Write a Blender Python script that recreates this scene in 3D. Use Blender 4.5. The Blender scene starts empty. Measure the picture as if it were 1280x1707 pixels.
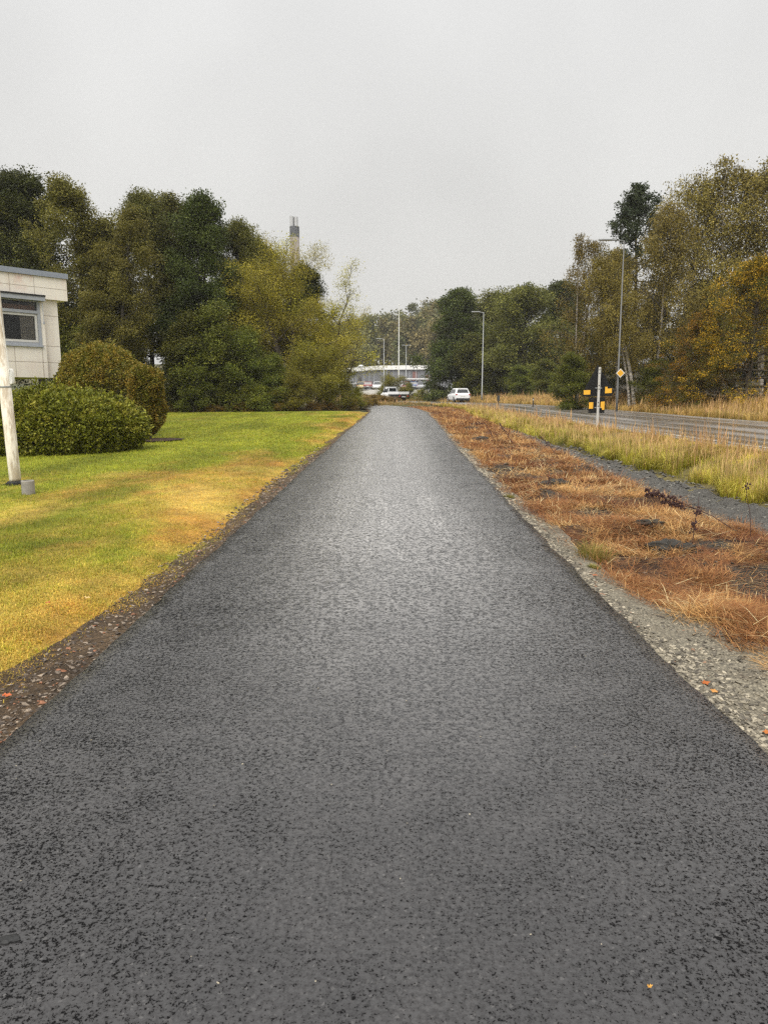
import bpy, bmesh, math, random
import numpy as np
from mathutils import Vector, Matrix
R = math.radians
sc = bpy.context.scene
COL = sc.collection

# ------------------------------------------------------------------ camera
CAM_Z, PITCH, F = 1.6, R(9.3), 1200.0
cd = bpy.data.cameras.new('camera'); cam = bpy.data.objects.new('camera', cd); COL.objects.link(cam)
cam.location = (0, 0, CAM_Z); cam.rotation_euler = (R(90) - PITCH, 0, 0)
cd.sensor_fit = 'VERTICAL'; cd.sensor_height = 36; cd.lens = 36 * F / 1707
cd.clip_start = 0.05; cd.clip_end = 3000
sc.camera = cam
# ------------------------------------------------------------------ sky, sun, exposure
SUN_EL, SUN_AZ = R(52), R(200)
w = bpy.data.worlds.new('World'); sc.world = w; w.use_nodes = True
wn, wl = w.node_tree.nodes, w.node_tree.links; wn.clear()
sky = wn.new('ShaderNodeTexSky'); sky.sky_type = 'NISHITA'; sky.sun_disc = False
sky.sun_elevation = SUN_EL; sky.sun_rotation = SUN_AZ; sky.dust_density = 6; sky.air_density = 1.5
hs = wn.new('ShaderNodeHueSaturation'); hs.inputs['Saturation'].default_value = 0.12
tc = wn.new('ShaderNodeTexCoord'); sx = wn.new('ShaderNodeSeparateXYZ')
ramp = wn.new('ShaderNodeValToRGB')          # overcast cloud deck: brighter towards the zenith
e = ramp.color_ramp.elements
e[0].position = 0.0; e[0].color = (0.335, 0.331, 0.318, 1)
e[1].position = 1.0; e[1].color = (1.06, 1.05, 1.04, 1)
for p, c in ((0.25, (0.335, 0.333, 0.324, 1)), (0.48, (0.365, 0.365, 0.362, 1)), (0.75, (0.72, 0.715, 0.705, 1))):
    q = e.new(p); q.color = c
cn = wn.new('ShaderNodeTexNoise'); cn.inputs['Scale'].default_value = 2.4; cn.inputs['Detail'].default_value = 3
cm = wn.new('ShaderNodeMapRange'); cm.inputs[1].default_value = .3; cm.inputs[2].default_value = .7; cm.inputs[3].default_value = 8.95; cm.inputs[4].default_value = 11.1
sm = wn.new('ShaderNodeVectorMath'); sm.operation = 'SCALE'
mx = wn.new('ShaderNodeMix'); mx.data_type = 'RGBA'; mx.inputs[0].default_value = 0.86
bg = wn.new('ShaderNodeBackground'); bg.inputs['Strength'].default_value = 0.12
wo = wn.new('ShaderNodeOutputWorld')
wl.new(sky.outputs[0], hs.inputs['Color']); wl.new(tc.outputs['Generated'], sx.inputs[0]); wl.new(sx.outputs['Z'], ramp.inputs[0])
wl.new(tc.outputs['Generated'], cn.inputs['Vector']); wl.new(cn.outputs[0], cm.inputs[0])
wl.new(ramp.outputs[0], sm.inputs[0]); wl.new(cm.outputs[0], sm.inputs['Scale'])
wl.new(hs.outputs[0], mx.inputs[6]); wl.new(sm.outputs[0], mx.inputs[7]); wl.new(mx.outputs[2], bg.inputs['Color']); wl.new(bg.outputs[0], wo.inputs['Surface'])
sd = bpy.data.lights.new('sun', 'SUN'); sun = bpy.data.objects.new('sun', sd); COL.objects.link(sun)
sd.energy = 1.5; sd.angle = R(40); sd.color = (1.0, 0.95, 0.87)
sv = Vector((math.sin(SUN_AZ) * math.cos(SUN_EL), math.cos(SUN_AZ) * math.cos(SUN_EL), math.sin(SUN_EL)))
sun.rotation_euler = (-sv).to_track_quat('-Z', 'Y').to_euler(); sun.location = (0, 0, 60)
sc.view_settings.view_transform = 'Standard'; sc.view_settings.look = 'None'
sc.view_settings.exposure = 0.90; sc.view_settings.gamma = 1
sc.render.engine = 'CYCLES'
sc.cycles.max_bounces = 7; sc.cycles.diffuse_bounces = 4; sc.cycles.glossy_bounces = 3; sc.cycles.transmission_bounces = 4
sc.cycles.volume_bounces = 0; sc.cycles.use_denoising = False; sc.cycles.use_adaptive_sampling = False; sc.cycles.filter_width = 1.4; sc.cycles.caustics_reflective = False; sc.cycles.caustics_refractive = False

# ------------------------------------------------------------------ helpers
def W(px, py, Y):
    """photo pixel at ground distance Y -> point in the world"""
    t = (853.5 - py) / F; c, s = math.cos(PITCH), math.sin(PITCH)
    h = Y * (t * c - s) / (c + t * s)
    return Vector(((px - 640) / F * (Y * c - h * s), Y, CAM_Z + h))
def tag(o, label=None, cat=None, group=None, kind=None):
    for k, v in (('label', label), ('category', cat), ('group', group), ('kind', kind)):
        if v: o[k] = v
    return o
def thing(name, label, cat, loc=(0, 0, 0), rz=0, group=None):
    o = bpy.data.objects.new(name, None); COL.objects.link(o); o.location = loc; o.rotation_euler = (0, 0, rz)
    o.empty_display_size = .3
    return tag(o, label, cat, group)
def link(name, me, m, parent=None):
    if m is not None and not me.materials: me.materials.append(m)
    o = bpy.data.objects.new(name, me); COL.objects.link(o)
    if parent is not None: o.parent = parent
    return o
def copy_tree(o, parent=None):
    c = o.copy(); COL.objects.link(c)
    if parent is not None: c.parent = parent
    for ch in list(o.children): copy_tree(ch, c)
    return c
def mesh_np(name, V, Fc, col=None, smooth=False):
    V = np.asarray(V, np.float32); Fc = np.asarray(Fc, np.int32); k = Fc.shape[1]; n = len(Fc)
    me = bpy.data.meshes.new(name)
    me.vertices.add(len(V)); me.vertices.foreach_set('co', V.ravel())
    me.loops.add(n * k); me.loops.foreach_set('vertex_index', Fc.ravel())
    me.polygons.add(n); me.polygons.foreach_set('loop_start', np.arange(0, n * k, k, dtype=np.int32))
    me.update(calc_edges=True)
    me.polygons.foreach_set('use_smooth', np.full(n, smooth))
    if col is not None:
        a = me.color_attributes.new('tint', 'FLOAT_COLOR', 'POINT')
        a.data.foreach_set('color', np.concatenate([col, np.ones((len(col), 1))], 1).astype(np.float32).ravel())
    return me
class MB:
    """collects shapes into ONE mesh"""
    def __init__(s): s.v = []; s.f = []
    def add(s, vs, fs):
        n = len(s.v); s.v += [tuple(v) for v in vs]; s.f += [tuple(i + n for i in f) for f in fs]; return s
    def box(s, x0, x1, y0, y1, z0, z1):
        return s.add([(x0, y0, z0), (x1, y0, z0), (x1, y1, z0), (x0, y1, z0), (x0, y0, z1), (x1, y0, z1), (x1, y1, z1), (x0, y1, z1)],
              [(3, 2, 1, 0), (4, 5, 6, 7), (0, 1, 5, 4), (1, 2, 6, 5), (2, 3, 7, 6), (3, 0, 4, 7)])
    def loft(s, secs, cap=True):
        k = len(secs[0]); vs = [p for q in secs for p in q]; fs = []
        for i in range(len(secs) - 1):
            for j in range(k): fs.append((i * k + j, i * k + (j + 1) % k, (i + 1) * k + (j + 1) % k, (i + 1) * k + j))
        if cap: fs.append(tuple(range(k - 1, -1, -1))); fs.append(tuple((len(secs) - 1) * k + j for j in range(k)))
        return s.add(vs, fs)
    def tube(s, pts, rad, n=10):
        secs = []
        pts = [Vector(p) for p in pts]
        for i, p in enumerate(pts):
            d = (pts[min(i + 1, len(pts) - 1)] - pts[max(i - 1, 0)]).normalized()
            u = d.cross(Vector((0, 1, 0)) if abs(d.y) < .9 else Vector((1, 0, 0))).normalized(); v = d.cross(u)
            r = rad[i] if hasattr(rad, '__len__') else rad
            secs.append([p + (u * math.cos(a) + v * math.sin(a)) * r for a in (2 * math.pi * j / n for j in range(n))])
        return s.loft(secs)
    def lathe(s, prof, n=16, c=(0, 0, 0)):
        return s.loft([[(c[0] + r * math.cos(2 * math.pi * j / n), c[1] + r * math.sin(2 * math.pi * j / n), c[2] + z) for j in range(n)] for r, z in prof])
    def quad(s, a, b, c, d): return s.add([a, b, c, d], [(0, 1, 2, 3)])
    def plate(s, poly, n, t):
        """a polygon given thickness t along -n"""
        n = Vector(n); k = len(poly); P = [Vector(p) for p in poly]
        return s.add(P + [p - n * t for p in P], [tuple(range(k)), tuple(range(2 * k - 1, k - 1, -1))] + [(i, k + i, k + (i + 1) % k, (i + 1) % k) for i in range(k)])
    def build(s, name, m, parent=None, bevel=0, smooth=False):
        me = bpy.data.meshes.new(name); bm = bmesh.new()
        vs = [bm.verts.new(v) for v in s.v]
        for f in s.f:
            try: bm.faces.new([vs[i] for i in f])
            except ValueError: pass
        bmesh.ops.recalc_face_normals(bm, faces=bm.faces)
        if bevel: bmesh.ops.bevel(bm, geom=bm.edges[:], offset=bevel, segments=2, affect='EDGES', clamp_overlap=True)
        if smooth:
            for f in bm.faces: f.smooth = True
        bm.to_mesh(me); bm.free()
        return link(name, me, m, parent)
# value noise
_tab = np.random.RandomState(7).rand(512, 512)
def vn(x, y, s=1.0, seed=0):
    x = np.asarray(x, float) / s + 37.3 * seed + 1000; y = np.asarray(y, float) / s + 91.7 * seed + 1000
    i = np.floor(x).astype(int); j = np.floor(y).astype(int); u = x - i; v = y - j
    u = u * u * (3 - 2 * u); v = v * v * (3 - 2 * v); i %= 511; j %= 511
    return (_tab[i, j] * (1 - u) + _tab[i + 1, j] * u) * (1 - v) + (_tab[i, j + 1] * (1 - u) + _tab[i + 1, j + 1] * u) * v
def fbm(x, y, s, seed=0, o=3): return sum(vn(x, y, s / 2 ** k, seed + k) * .5 ** k for k in range(o)) / (2 - .5 ** (o - 1))
def ss(a, b, x): t = np.clip((np.asarray(x, float) - a) / (b - a), 0, 1); return t * t * (3 - 2 * t)

# ------------------------------------------------------------------ terrain
CY = np.array([-6, 0, 6, 12.6, 25.6, 36, 44, 50, 56, 62, 68, 73, 78, 84.])
CX = np.array([0, 0, .01, .1, .4, .72, .9, .82, .35, -.75, -2.6, -5.2, -9, -15.])
_yy = np.linspace(-6, 84, 400); _xx = np.interp(_yy, CY, CX)
for _ in range(60): _xx[1:-1] = (_xx[:-2] + _xx[1:-1] * 2 + _xx[2:]) / 4
def xc(y): return np.interp(y, _yy, _xx)
def base(y): return np.interp(y, [-10, 4, 8, 12.6, 18, 25.6, 34, 42, 50, 60, 80, 104, 110, 141, 150, 180, 205, 300, 600], [0, 0, .03, .09, .16, .26, .37, .46, .53, .57, .6, .6, .65, 1.5, 2.3, 2.5, 2.7, 14, 18])
RCY = np.array([-10, 20, 45, 60, 72, 82, 90, 97]); RCX = np.array([11, 11, 11, 10.6, 9.6, 7.2, 3.8, -1.2])
def xroad(y): return np.interp(y, RCY, RCX)
ROADW = 3.9
def track_l(y): return np.interp(y, [0, 14, 24, 30], [4.3, 4.4, 4.6, 4.62]) + .12 * (vn(y, 0, 1.3, 3) - .5)
def track_r(y): return np.interp(y, [0, 8, 16, 25, 30], [5.3, 5.3, 5.2, 4.85, 4.63]) + .15 * (vn(y, 0, .9, 4) - .5)
def H(x, y):
    x = np.asarray(x, float); y = np.asarray(y, float)
    b = base(y); u = x - xc(np.minimum(y, 60))
    z = b.copy()
    near = 1 - ss(60, 80, y)
    z = z + near * ss(-1.9, -3.5, u) * (.03 + .10 * (fbm(x, y, 6, 5) - .5)) - near * .045 * (ss(-1.66, -1.78, u) * ss(-2.5, -2.1, u))
    right = ss(1.72, 2.2, u) * near
    strip = right * (1 - ss(3.9, 4.3, u))
    z = z - right * (1 - ss(5.4, 6.4, x)) * (.03 + .02 * ss(2.2, 3.8, u))
    z = z + strip * ((fbm(x, y, .9, 11) - .5) * .26 + (vn(x, y, .3, 12) - .5) * .06)
    trk = ss(4.0, 4.3, x) * (1 - ss(5.3, 5.5, x)) * near
    z = z + trk * ((vn(x, y * 3.0, .32, 13) - .5) * .07 + (fbm(x, y, .5, 14) - .5) * .10 - .07 * np.exp(-((x - 4.5) / .12) ** 2) - .06 * np.exp(-((x - 5.05) / .12) ** 2))
    xr = xroad(np.clip(y, -10, 97))
    rise = ss(-5.6, -3.9, x - xr) * near
    zr = .49 + .11 * ss(25, 70, y)
    z = z * (1 - rise) + (zr + .06 * (vn(x, y, .8, 15) - .5) * (1 - ss(-3.95, -3.8, x - xr))) * rise
    z = z + ss(4.0, 8.5, x - xr) * .55 * (1 - ss(85, 100, y))
    return z
def grid(name, xs, ys, m, xf=None, zoff=0., colf=None, zf=None, smooth=True):
    A, Bm = np.meshgrid(np.asarray(xs, float), np.asarray(ys, float))
    X = A if xf is None else xf(A, Bm)
    Z = (H(X, Bm) if zf is None else zf(X, Bm)) + zoff
    V = np.stack([X.ravel(), Bm.ravel(), Z.ravel()], 1); nx, ny = len(xs), len(ys)
    i = np.arange(ny - 1)[:, None] * nx + np.arange(nx - 1)[None]; i = i.ravel()
    Fc = np.stack([i, i + 1, i + nx + 1, i + nx], 1)
    me = mesh_np(name, V, Fc, colf(X.ravel(), Bm.ravel()) if colf else None, smooth)
    return link(name, me, m)
def geo(a, b, d0, g):
    o = [a]; d = d0
    while o[-1] < b: o.append(o[-1] + d); d *= g
    o[-1] = b; return np.array(o)

# ------------------------------------------------------------------ materials
class NT:
    def __init__(s, name):
        s.m = bpy.data.materials.new(name); s.m.use_nodes = True; s.t = s.m.node_tree; s.n = s.t.nodes; s.l = s.t.links
        s.b = s.n['Principled BSDF']; s.out = s.n['Material Output']
    def new(s, ty, **kw):
        n = s.n.new('ShaderNode' + ty)
        for k, v in kw.items(): setattr(n, k, v)
        return n
    def set(s, sock, v):
        if isinstance(v, bpy.types.NodeSocket): s.l.new(v, sock)
        else: sock.default_value = v
    def obj(s, scale=(1, 1, 1)):
        t = s.new('TexCoord'); mp = s.new('Mapping'); s.l.new(t.outputs['Object'], mp.inputs['Vector']); mp.inputs['Scale'].default_value = scale
        return mp.outputs[0]
    def noise(s, scale, vec=None, detail=4, rough=.6):
        n = s.new('TexNoise'); n.inputs['Scale'].default_value = scale; n.inputs['Detail'].default_value = detail; n.inputs['Roughness'].default_value = rough
        s.l.new(vec or s.obj(), n.inputs['Vector']); return n.outputs[0]
    def voro(s, scale, vec=None, feature='F1', out='Distance'):
        n = s.new('TexVoronoi', feature=feature); n.inputs['Scale'].default_value = scale; s.l.new(vec or s.obj(), n.inputs['Vector']); return n.outputs[out]
    def rng(s, v, a, b, c, d, smooth=True):
        n = s.new('MapRange'); n.interpolation_type = 'SMOOTHSTEP' if smooth else 'LINEAR'
        s.l.new(v, n.inputs[0])
        for i, q in enumerate((a, b, c, d)): n.inputs[i + 1].default_value = q
        return n.outputs[0]
    def math(s, op, a, b=0.):
        n = s.new('Math', operation=op); s.set(n.inputs[0], a); s.set(n.inputs[1], b); return n.outputs[0]
    def mix(s, f, a, b, mode='MIX'):
        n = s.new('Mix', data_type='RGBA', blend_type=mode); s.set(n.inputs[0], f)
        for i, q in ((6, a), (7, b)): s.set(n.inputs[i], (*q, 1) if isinstance(q, tuple) and len(q) == 3 else q)
        return n.outputs[2]
    def attr(s, name): n = s.new('Attribute', attribute_name=name); return n.outputs['Color']
    def bump(s, h, strength, dist, normal=None):
        n = s.new('Bump'); n.inputs['Strength'].default_value = strength; n.inputs['Distance'].default_value = dist
        s.l.new(h, n.inputs['Height'])
        if normal is not None: s.l.new(normal, n.inputs['Normal'])
        return n.outputs[0]
    def P(s, **kw):
        for k, v in kw.items():
            s.set(s.b.inputs[k.replace('_', ' ')], (*v, 1) if isinstance(v, tuple) and len(v) == 3 else v)
        return s.m
def plain(name, c, rough=.6, metal=0., dirt=.25, scale=6, bump=0.):
    n = NT(name); v = n.noise(scale, detail=5); d = n.rng(v, .35, .75, 0, dirt)
    col = n.mix(d, c, tuple(q * .55 for q in c)); n.P(Base_Color=col, Roughness=rough, Metallic=metal)
    if bump: n.P(Normal=n.bump(v, bump, .01))
    return n.m
def leafmat(name, rough=.55, trans=.22, vary=.25):
    n = NT(name); c = n.attr('tint'); oi = n.new('ObjectInfo')
    hv = n.new('HueSaturation'); n.l.new(c, hv.inputs['Color']); n.l.new(n.rng(oi.outputs['Random'], 0, 1, 1 - vary, 1 + vary, False), hv.inputs['Value'])
    n.l.new(n.rng(oi.outputs['Random'], 0, 1, .485, .512, False), hv.inputs['Hue'])
    c = hv.outputs[0]
    n.P(Base_Color=c, Roughness=rough); n.b.inputs['Specular IOR Level'].default_value = .18
    tr = n.new('BsdfTranslucent'); n.l.new(c, tr.inputs['Color'])
    mxs = n.new('MixShader'); mxs.inputs[0].default_value = trans
    n.l.new(n.b.outputs[0], mxs.inputs[1]); n.l.new(tr.outputs[0], mxs.inputs[2]); n.l.new(mxs.outputs[0], n.out.inputs['Surface'])
    return n.m
def asphalt(name, wear=True, dark=1.0, coat=1.0):
    n = NT(name); P = n.obj()
    big = n.noise(.9, P, 4); med = n.noise(5, P, 4); grain = n.noise(150, P, 3, .65); clus = n.noise(58, P, 2, .5); fine = n.noise(210, P, 3, .7); patch = n.noise(14, P, 3, .6)
    xw = n.new('SeparateXYZ'); n.l.new(P, xw.inputs[0]); ax = n.math('ABSOLUTE', n.math('SUBTRACT', xw.outputs[0], .1))
    streak = n.noise(1, n.obj((3.5, .16, 1)), 4, .7); scuff = n.noise(1, n.obj((24, 1.6, 1)), 4, .65)
    lane = n.rng(ax, .2, 1.7, 1, 0) if wear else n.rng(streak, .3, .6, .3, 1)
    # how closed the surface is: rolled full of bitumen and water in the middle, open textured towards the edges
    closed = n.math('ADD', n.math('MULTIPLY', lane, .10), n.math('MULTIPLY', n.math('SUBTRACT', big, .5), .12))
    closed = n.math('ADD', closed, n.math('MULTIPLY', n.math('SUBTRACT', med, .5), .14))
    v = n.math('ADD', n.math('MULTIPLY', n.math('SUBTRACT', grain, .5), 1.0), n.math('MULTIPLY', n.math('SUBTRACT', clus, .5), .50))
    v = n.math('SUBTRACT', n.math('ADD', v, n.math('MULTIPLY', n.math('SUBTRACT', patch, .5), .13)), closed)
    pit = n.rng(v, .018, .055, 0, 1)
    col = n.mix(n.rng(med, .3, .7, 0, 1), (.0145 * dark, .0135 * dark, .0138 * dark), (.0245 * dark, .0228 * dark, .0230 * dark))
    stonec = n.rng(n.voro(120, P, 'F1', 'Color'), .80, .98, 0, .4); col = n.mix(stonec, col, (.13 * dark, .125 * dark, .12 * dark))
    wearf = n.math('MULTIPLY', n.math('MULTIPLY', n.rng(streak, .40, .66, 0, 1), lane), n.rng(scuff, .42, .62, 0, 1))
        # wet sky reflection painted as pale tint on stone tops, stronger farther along the path
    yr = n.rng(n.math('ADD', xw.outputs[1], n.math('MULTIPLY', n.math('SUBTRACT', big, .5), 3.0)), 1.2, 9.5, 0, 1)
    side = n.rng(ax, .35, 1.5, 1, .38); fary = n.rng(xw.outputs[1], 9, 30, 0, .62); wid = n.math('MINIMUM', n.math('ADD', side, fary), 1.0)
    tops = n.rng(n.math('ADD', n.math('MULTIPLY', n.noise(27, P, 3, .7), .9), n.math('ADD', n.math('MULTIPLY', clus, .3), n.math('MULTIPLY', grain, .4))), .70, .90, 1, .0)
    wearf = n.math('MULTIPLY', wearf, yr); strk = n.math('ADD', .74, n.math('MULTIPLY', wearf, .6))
    sheen_tint = n.math('MULTIPLY', n.math('MULTIPLY', yr, wid), n.math('MULTIPLY', tops, strk))
    col = n.mix(sheen_tint, col, (.46, .445, .43))
    col = n.mix(pit, col, (.004, .0038, .004))
    h = n.math('SUBTRACT', n.math('MULTIPLY', fine, .30), n.math('MULTIPLY', pit, .8)); h = n.math('ADD', h, n.math('MULTIPLY', clus, .9)); h = n.math('ADD', h, n.math('MULTIPLY', patch, .6))
    rgh = n.math('ADD', n.rng(big, .35, .65, .32, .42), n.math('MULTIPLY', pit, .4))
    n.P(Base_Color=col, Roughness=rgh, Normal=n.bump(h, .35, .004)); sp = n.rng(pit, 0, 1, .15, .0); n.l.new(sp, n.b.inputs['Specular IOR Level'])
    mott = n.rng(n.math('ADD', n.math('MULTIPLY', clus, .7), n.math('MULTIPLY', grain, .45)), .47, .66, 1, .55)
    n.l.new(n.math('MULTIPLY', n.rng(pit, 0, 1, coat, .25), mott), n.b.inputs['Coat Weight']); n.b.inputs['Coat Roughness'].default_value = .24; n.b.inputs['Coat IOR'].default_value = 1.6
    n.l.new(n.bump(n.math('ADD', h, n.math('MULTIPLY', grain, -1.5)), .22, .004), n.b.inputs['Coat Normal'])
    return n.m
def vcolmat(name, ns=40, amt=.4, bump=.5, dist=.02, rough=.9, ns2=6):
    n = NT(name); P = n.obj(); c = n.attr('tint'); a = n.noise(ns, P, 5, .7); b = n.noise(ns2, P, 4)
    k = n.math('MULTIPLY', n.rng(a, .25, .75, 1 - amt, 1 + amt), n.rng(b, .3, .7, 1 - amt * .5, 1 + amt * .5))
    vm = n.new('VectorMath', operation='SCALE'); n.l.new(c, vm.inputs[0]); n.l.new(k, vm.inputs['Scale'])
    n.P(Base_Color=vm.outputs[0], Roughness=rough, Normal=n.bump(a, bump, dist)); n.b.inputs['Specular IOR Level'].default_value = .25
    return n.m
def gravelmat(name, c1, c2, c3, bd=.012):
    n = NT(name); P = n.obj(); v = n.voro(60, P, 'F1', 'Color'); d = n.voro(60, P); b = n.noise(5, P, 5); sm_ = n.noise(2.2, P, 3)
    col = n.mix(n.rng(v, .2, .9, 0, 1), c1, c2); col = n.mix(n.rng(b, .4, .7, 0, .7), col, c3)
    col = n.mix(n.rng(d, .35, .6, 0, .6), col, tuple(q * .35 for q in c1))
    h = n.math('SUBTRACT', n.math('MULTIPLY', b, 2.), d)
    n.P(Base_Color=col, Roughness=.75, Normal=n.bump(h, .8, bd)); return n.m
def panelmat(name, pink=.2):
    n = NT(name); P = n.obj(); st = n.noise(1, n.obj((2.2, 2.2, .35)), 5, .65); fine = n.noise(22, P, 4); al = n.noise(1.1, P, 4)
    col = n.mix(n.rng(st, .4, .75, 0, .55), (.84, .79, .70), (.70, .59, .49))
    col = n.mix(n.rng(al, .52, .72, 0, pink), col, (.68, .45, .38))
    col = n.mix(n.rng(fine, .55, .8, 0, .35), col, (.3, .25, .2))
    n.P(Base_Color=col, Roughness=.85, Normal=n.bump(fine, .15, .01)); return n.m
def barkmat(name, c1, c2, sc_=6, horiz=False):
    n = NT(name); v = n.noise(sc_, n.obj((1, 1, .25) if not horiz else (.7, .7, 3.)), 5, .7)
    n.P(Base_Color=n.mix(n.rng(v, .42, .6, 0, 1), c1, c2), Roughness=.85, Normal=n.bump(v, .5, .03)); return n.m
M = {}
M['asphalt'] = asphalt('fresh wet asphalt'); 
rd = NT('wet old road'); _P = rd.obj(); _st = rd.noise(1, rd.obj((1.6, .05, 1)), 4, .65); _g = rd.noise(60, _P, 4, .7); _pt = rd.noise(1.1, _P, 4)
M['road'] = rd.P(Base_Color=rd.mix(rd.rng(_st, .35, .65, 0, 1), (.10, .085, .072), (.25, .23, .21)), Roughness=rd.math('ADD', rd.rng(_st, .38, .62, .12, .42), rd.rng(_pt, .4, .65, 0, .15)), Normal=rd.bump(_g, .18, .006)); rd.b.inputs['Coat Weight'].default_value = .6; rd.b.inputs['Coat Roughness'].default_value = .25

M['lawn'] = vcolmat('lawn ground', 60, .45, .6, .03); M['soil'] = vcolmat('soil', 70, .75, 1.0, .03, .85, 16); M['rough'] = vcolmat('rough ground', 14, .5, .5, .05)
M['blade'] = leafmat('grass blades', .6, .3, 0.0)
M['leaf'] = leafmat('leaves'); M['leaf_hedge'] = leafmat('hedge leaves', .45, .15, .02)
M['gravel'] = gravelmat('shoulder gravel', (.17, .15, .105), (.29, .255, .185), (.13, .105, .07)); M['track'] = gravelmat('trench gravel', (.085, .080, .070), (.19, .18, .155), (.062, .054, .042), .045)
_c = NT('clod soil'); _n = _c.noise(55, None, 5, .75); M['clod'] = _c.P(Base_Color=_c.mix(_c.rng(_n, .35, .7, 0, 1), (.022, .019, .015), (.10, .09, .072)), Roughness=.9, Normal=_c.bump(_n, 1.0, .03))
M['stone'] = vcolmat('stones', 30, .3, .3, .01, .6)
M['bark'] = barkmat('dark bark', (.045, .038, .028), (.10, .085, .065)); M['birch'] = barkmat('birch bark', (.52, .47, .40), (.09, .08, .07), 5, True)
M['willowbark'] = barkmat('willow bark', (.10, .08, .05), (.055, .042, .03))
M['panel'] = panelmat('stained concrete panel'); M['panelpink'] = panelmat('pink stained concrete panel', .8); M['joint'] = plain('panel joint', (.36, .30, .24)); M['trim'] = plain('roof flashing', (.30, .33, .38), .5, .3)
M['frame'] = plain('grey window frame', (.36, .38, .41), .5); M['whiteframe'] = plain('white window frame', (.62, .61, .57), .5); M['black'] = plain('black rubber', (.012, .012, .012), .6)
M['dark'] = plain('dark recess wall', (.06, .055, .05), .8); M['soffit'] = plain('soffit', (.3, .27, .24), .8)
def glass(name, c=(.02, .022, .022), r=.06):
    n = NT(name); return n.P(Base_Color=c, Roughness=r, Specular_IOR_Level=.7)
M['glass'] = glass('dark glass'); M['carglass'] = glass('car glass', (.012, .014, .016), .05)
M['curtain'] = plain('curtain', (.80, .66, .56), .9); M['blind'] = plain('brown blind', (.55, .27, .17), .8)
M['pole'] = barkmat('weathered white paint', (.74, .69, .58), (.44, .37, .27), 9); M['galv'] = plain('galvanised steel', (.30, .31, .31), .5, .4); M['greymast'] = plain('grey mast paint', (.13, .13, .125), .6)
M['white'] = plain('white paint', (.78, .78, .76), .4, 0, .1); M['concrete'] = plain('concrete', (.30, .28, .25), .9, 0, .5, 14, .4)
M['signblack'] = plain('black sign film', (.006, .006, .0065), .95, 0, .4); M['yellow'] = plain('yellow film', (.80, .42, .03), .5, 0, .1); M['signedge'] = plain('sign white', (.8, .78, .72), .5)
M['carwhite'] = plain('white car paint', (.80, .81, .82), .2, 0, .08, 2); M['tyre'] = plain('tyre', (.015, .015, .015), .8); M['rim'] = plain('alloy rim', (.4, .4, .41), .35, .7)
M['red'] = plain('tail lamp red', (.45, .02, .02), .25); M['plate'] = plain('number plate', (.7, .7, .68), .4); M['bumper'] = plain('black bumper', (.02, .02, .021), .55)
M['cladding'] = plain('grey cladding', (.16, .165, .18), .6, 0, .2, 2); M['redsign'] = plain('red panel', (.20, .10, .09), .6); M['palewall'] = plain('pale retaining wall', (.62, .60, .57), .8)
M['postgrey'] = plain('dull white post', (.50, .49, .46), .6, 0, .4); M['weed'] = plain('dead weed', (.055, .025, .022), .85); M['bodyred'] = plain('red paint', (.20, .04, .04), .25); M['bodydark'] = plain('dark paint', (.03, .035, .045), .25); M['bodysilver'] = plain('silver paint', (.42, .43, .44), .3, .5); M['bodyyellow'] = plain('yellow paint', (.50, .38, .15), .3); M['bodyblue'] = plain('blue paint', (.06, .10, .22), .25)
M['chimney'] = plain('chimney concrete', (.22, .188, .165), .9, 0, .45, .12); M['chimneyband'] = plain('chimney dark band', (.06, .064, .075), .8, 0, .3, .2); M['flue'] = plain('steel flue', (.5, .5, .5), .4, .5)
M['leaflitter'] = vcolmat('fallen leaf', 50, .2, .2, .002, .6)

# ------------------------------------------------------------------ ground sheets
rs = np.random.RandomState(3)
def lerpc(a, b, t): t = np.asarray(t)[:, None]; return np.asarray(a)[None] * (1 - t) + np.asarray(b)[None] * t
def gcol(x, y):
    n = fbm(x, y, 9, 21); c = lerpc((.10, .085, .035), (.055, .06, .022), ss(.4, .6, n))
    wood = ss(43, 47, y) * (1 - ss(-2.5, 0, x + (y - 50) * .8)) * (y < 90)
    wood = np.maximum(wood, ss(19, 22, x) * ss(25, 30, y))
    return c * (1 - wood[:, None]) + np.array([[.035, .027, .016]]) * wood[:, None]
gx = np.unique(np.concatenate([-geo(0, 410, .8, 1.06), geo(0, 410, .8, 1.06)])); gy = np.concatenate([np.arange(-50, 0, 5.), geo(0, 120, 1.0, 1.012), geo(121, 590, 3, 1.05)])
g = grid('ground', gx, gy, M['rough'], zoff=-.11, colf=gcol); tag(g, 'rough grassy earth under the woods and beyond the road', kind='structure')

def dry(e, y):
    """0 green .. 1 straw; e = distance from the soil strip"""
    n = fbm(e, y * .38, .8, 31) - .5; n2 = fbm(e * 1.2, y * .6, 2.6, 33) - .5
    n3 = fbm(e, y, .22, 40) - .5; return np.clip((1 - ss(.4, np.interp(y, [4, 9, 22, 40], [4.6, 3.3, 2.3, 2.0]), e + n2 * 3.2)) * .85 + n * 1.4 + n3 * .7 + np.interp(y, [5, 10, 14, 22, 34], [-.02, -.10, -.27, -.27, -.16]) + .28 * ss(.34, .62, fbm(e, y * .5, 3.5, 36)) * ss(6.5, 3, e) * (1 - ss(10, 16, y)), 0, 1)
GREEN1, GREEN2, STRAW1, STRAW2 = (.17, .215, .016), (.335, .345, .026), (.62, .42, .095), (.52, .275, .06)
def lawnmow(x, y): return (.86 + .28 * ss(.3, .7, vn(x * .7 + 0 * y, y * .12, .55, 38))) * (.72 + .5 * fbm(x, y, .28, 39)) # mower lines and clumps
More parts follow.
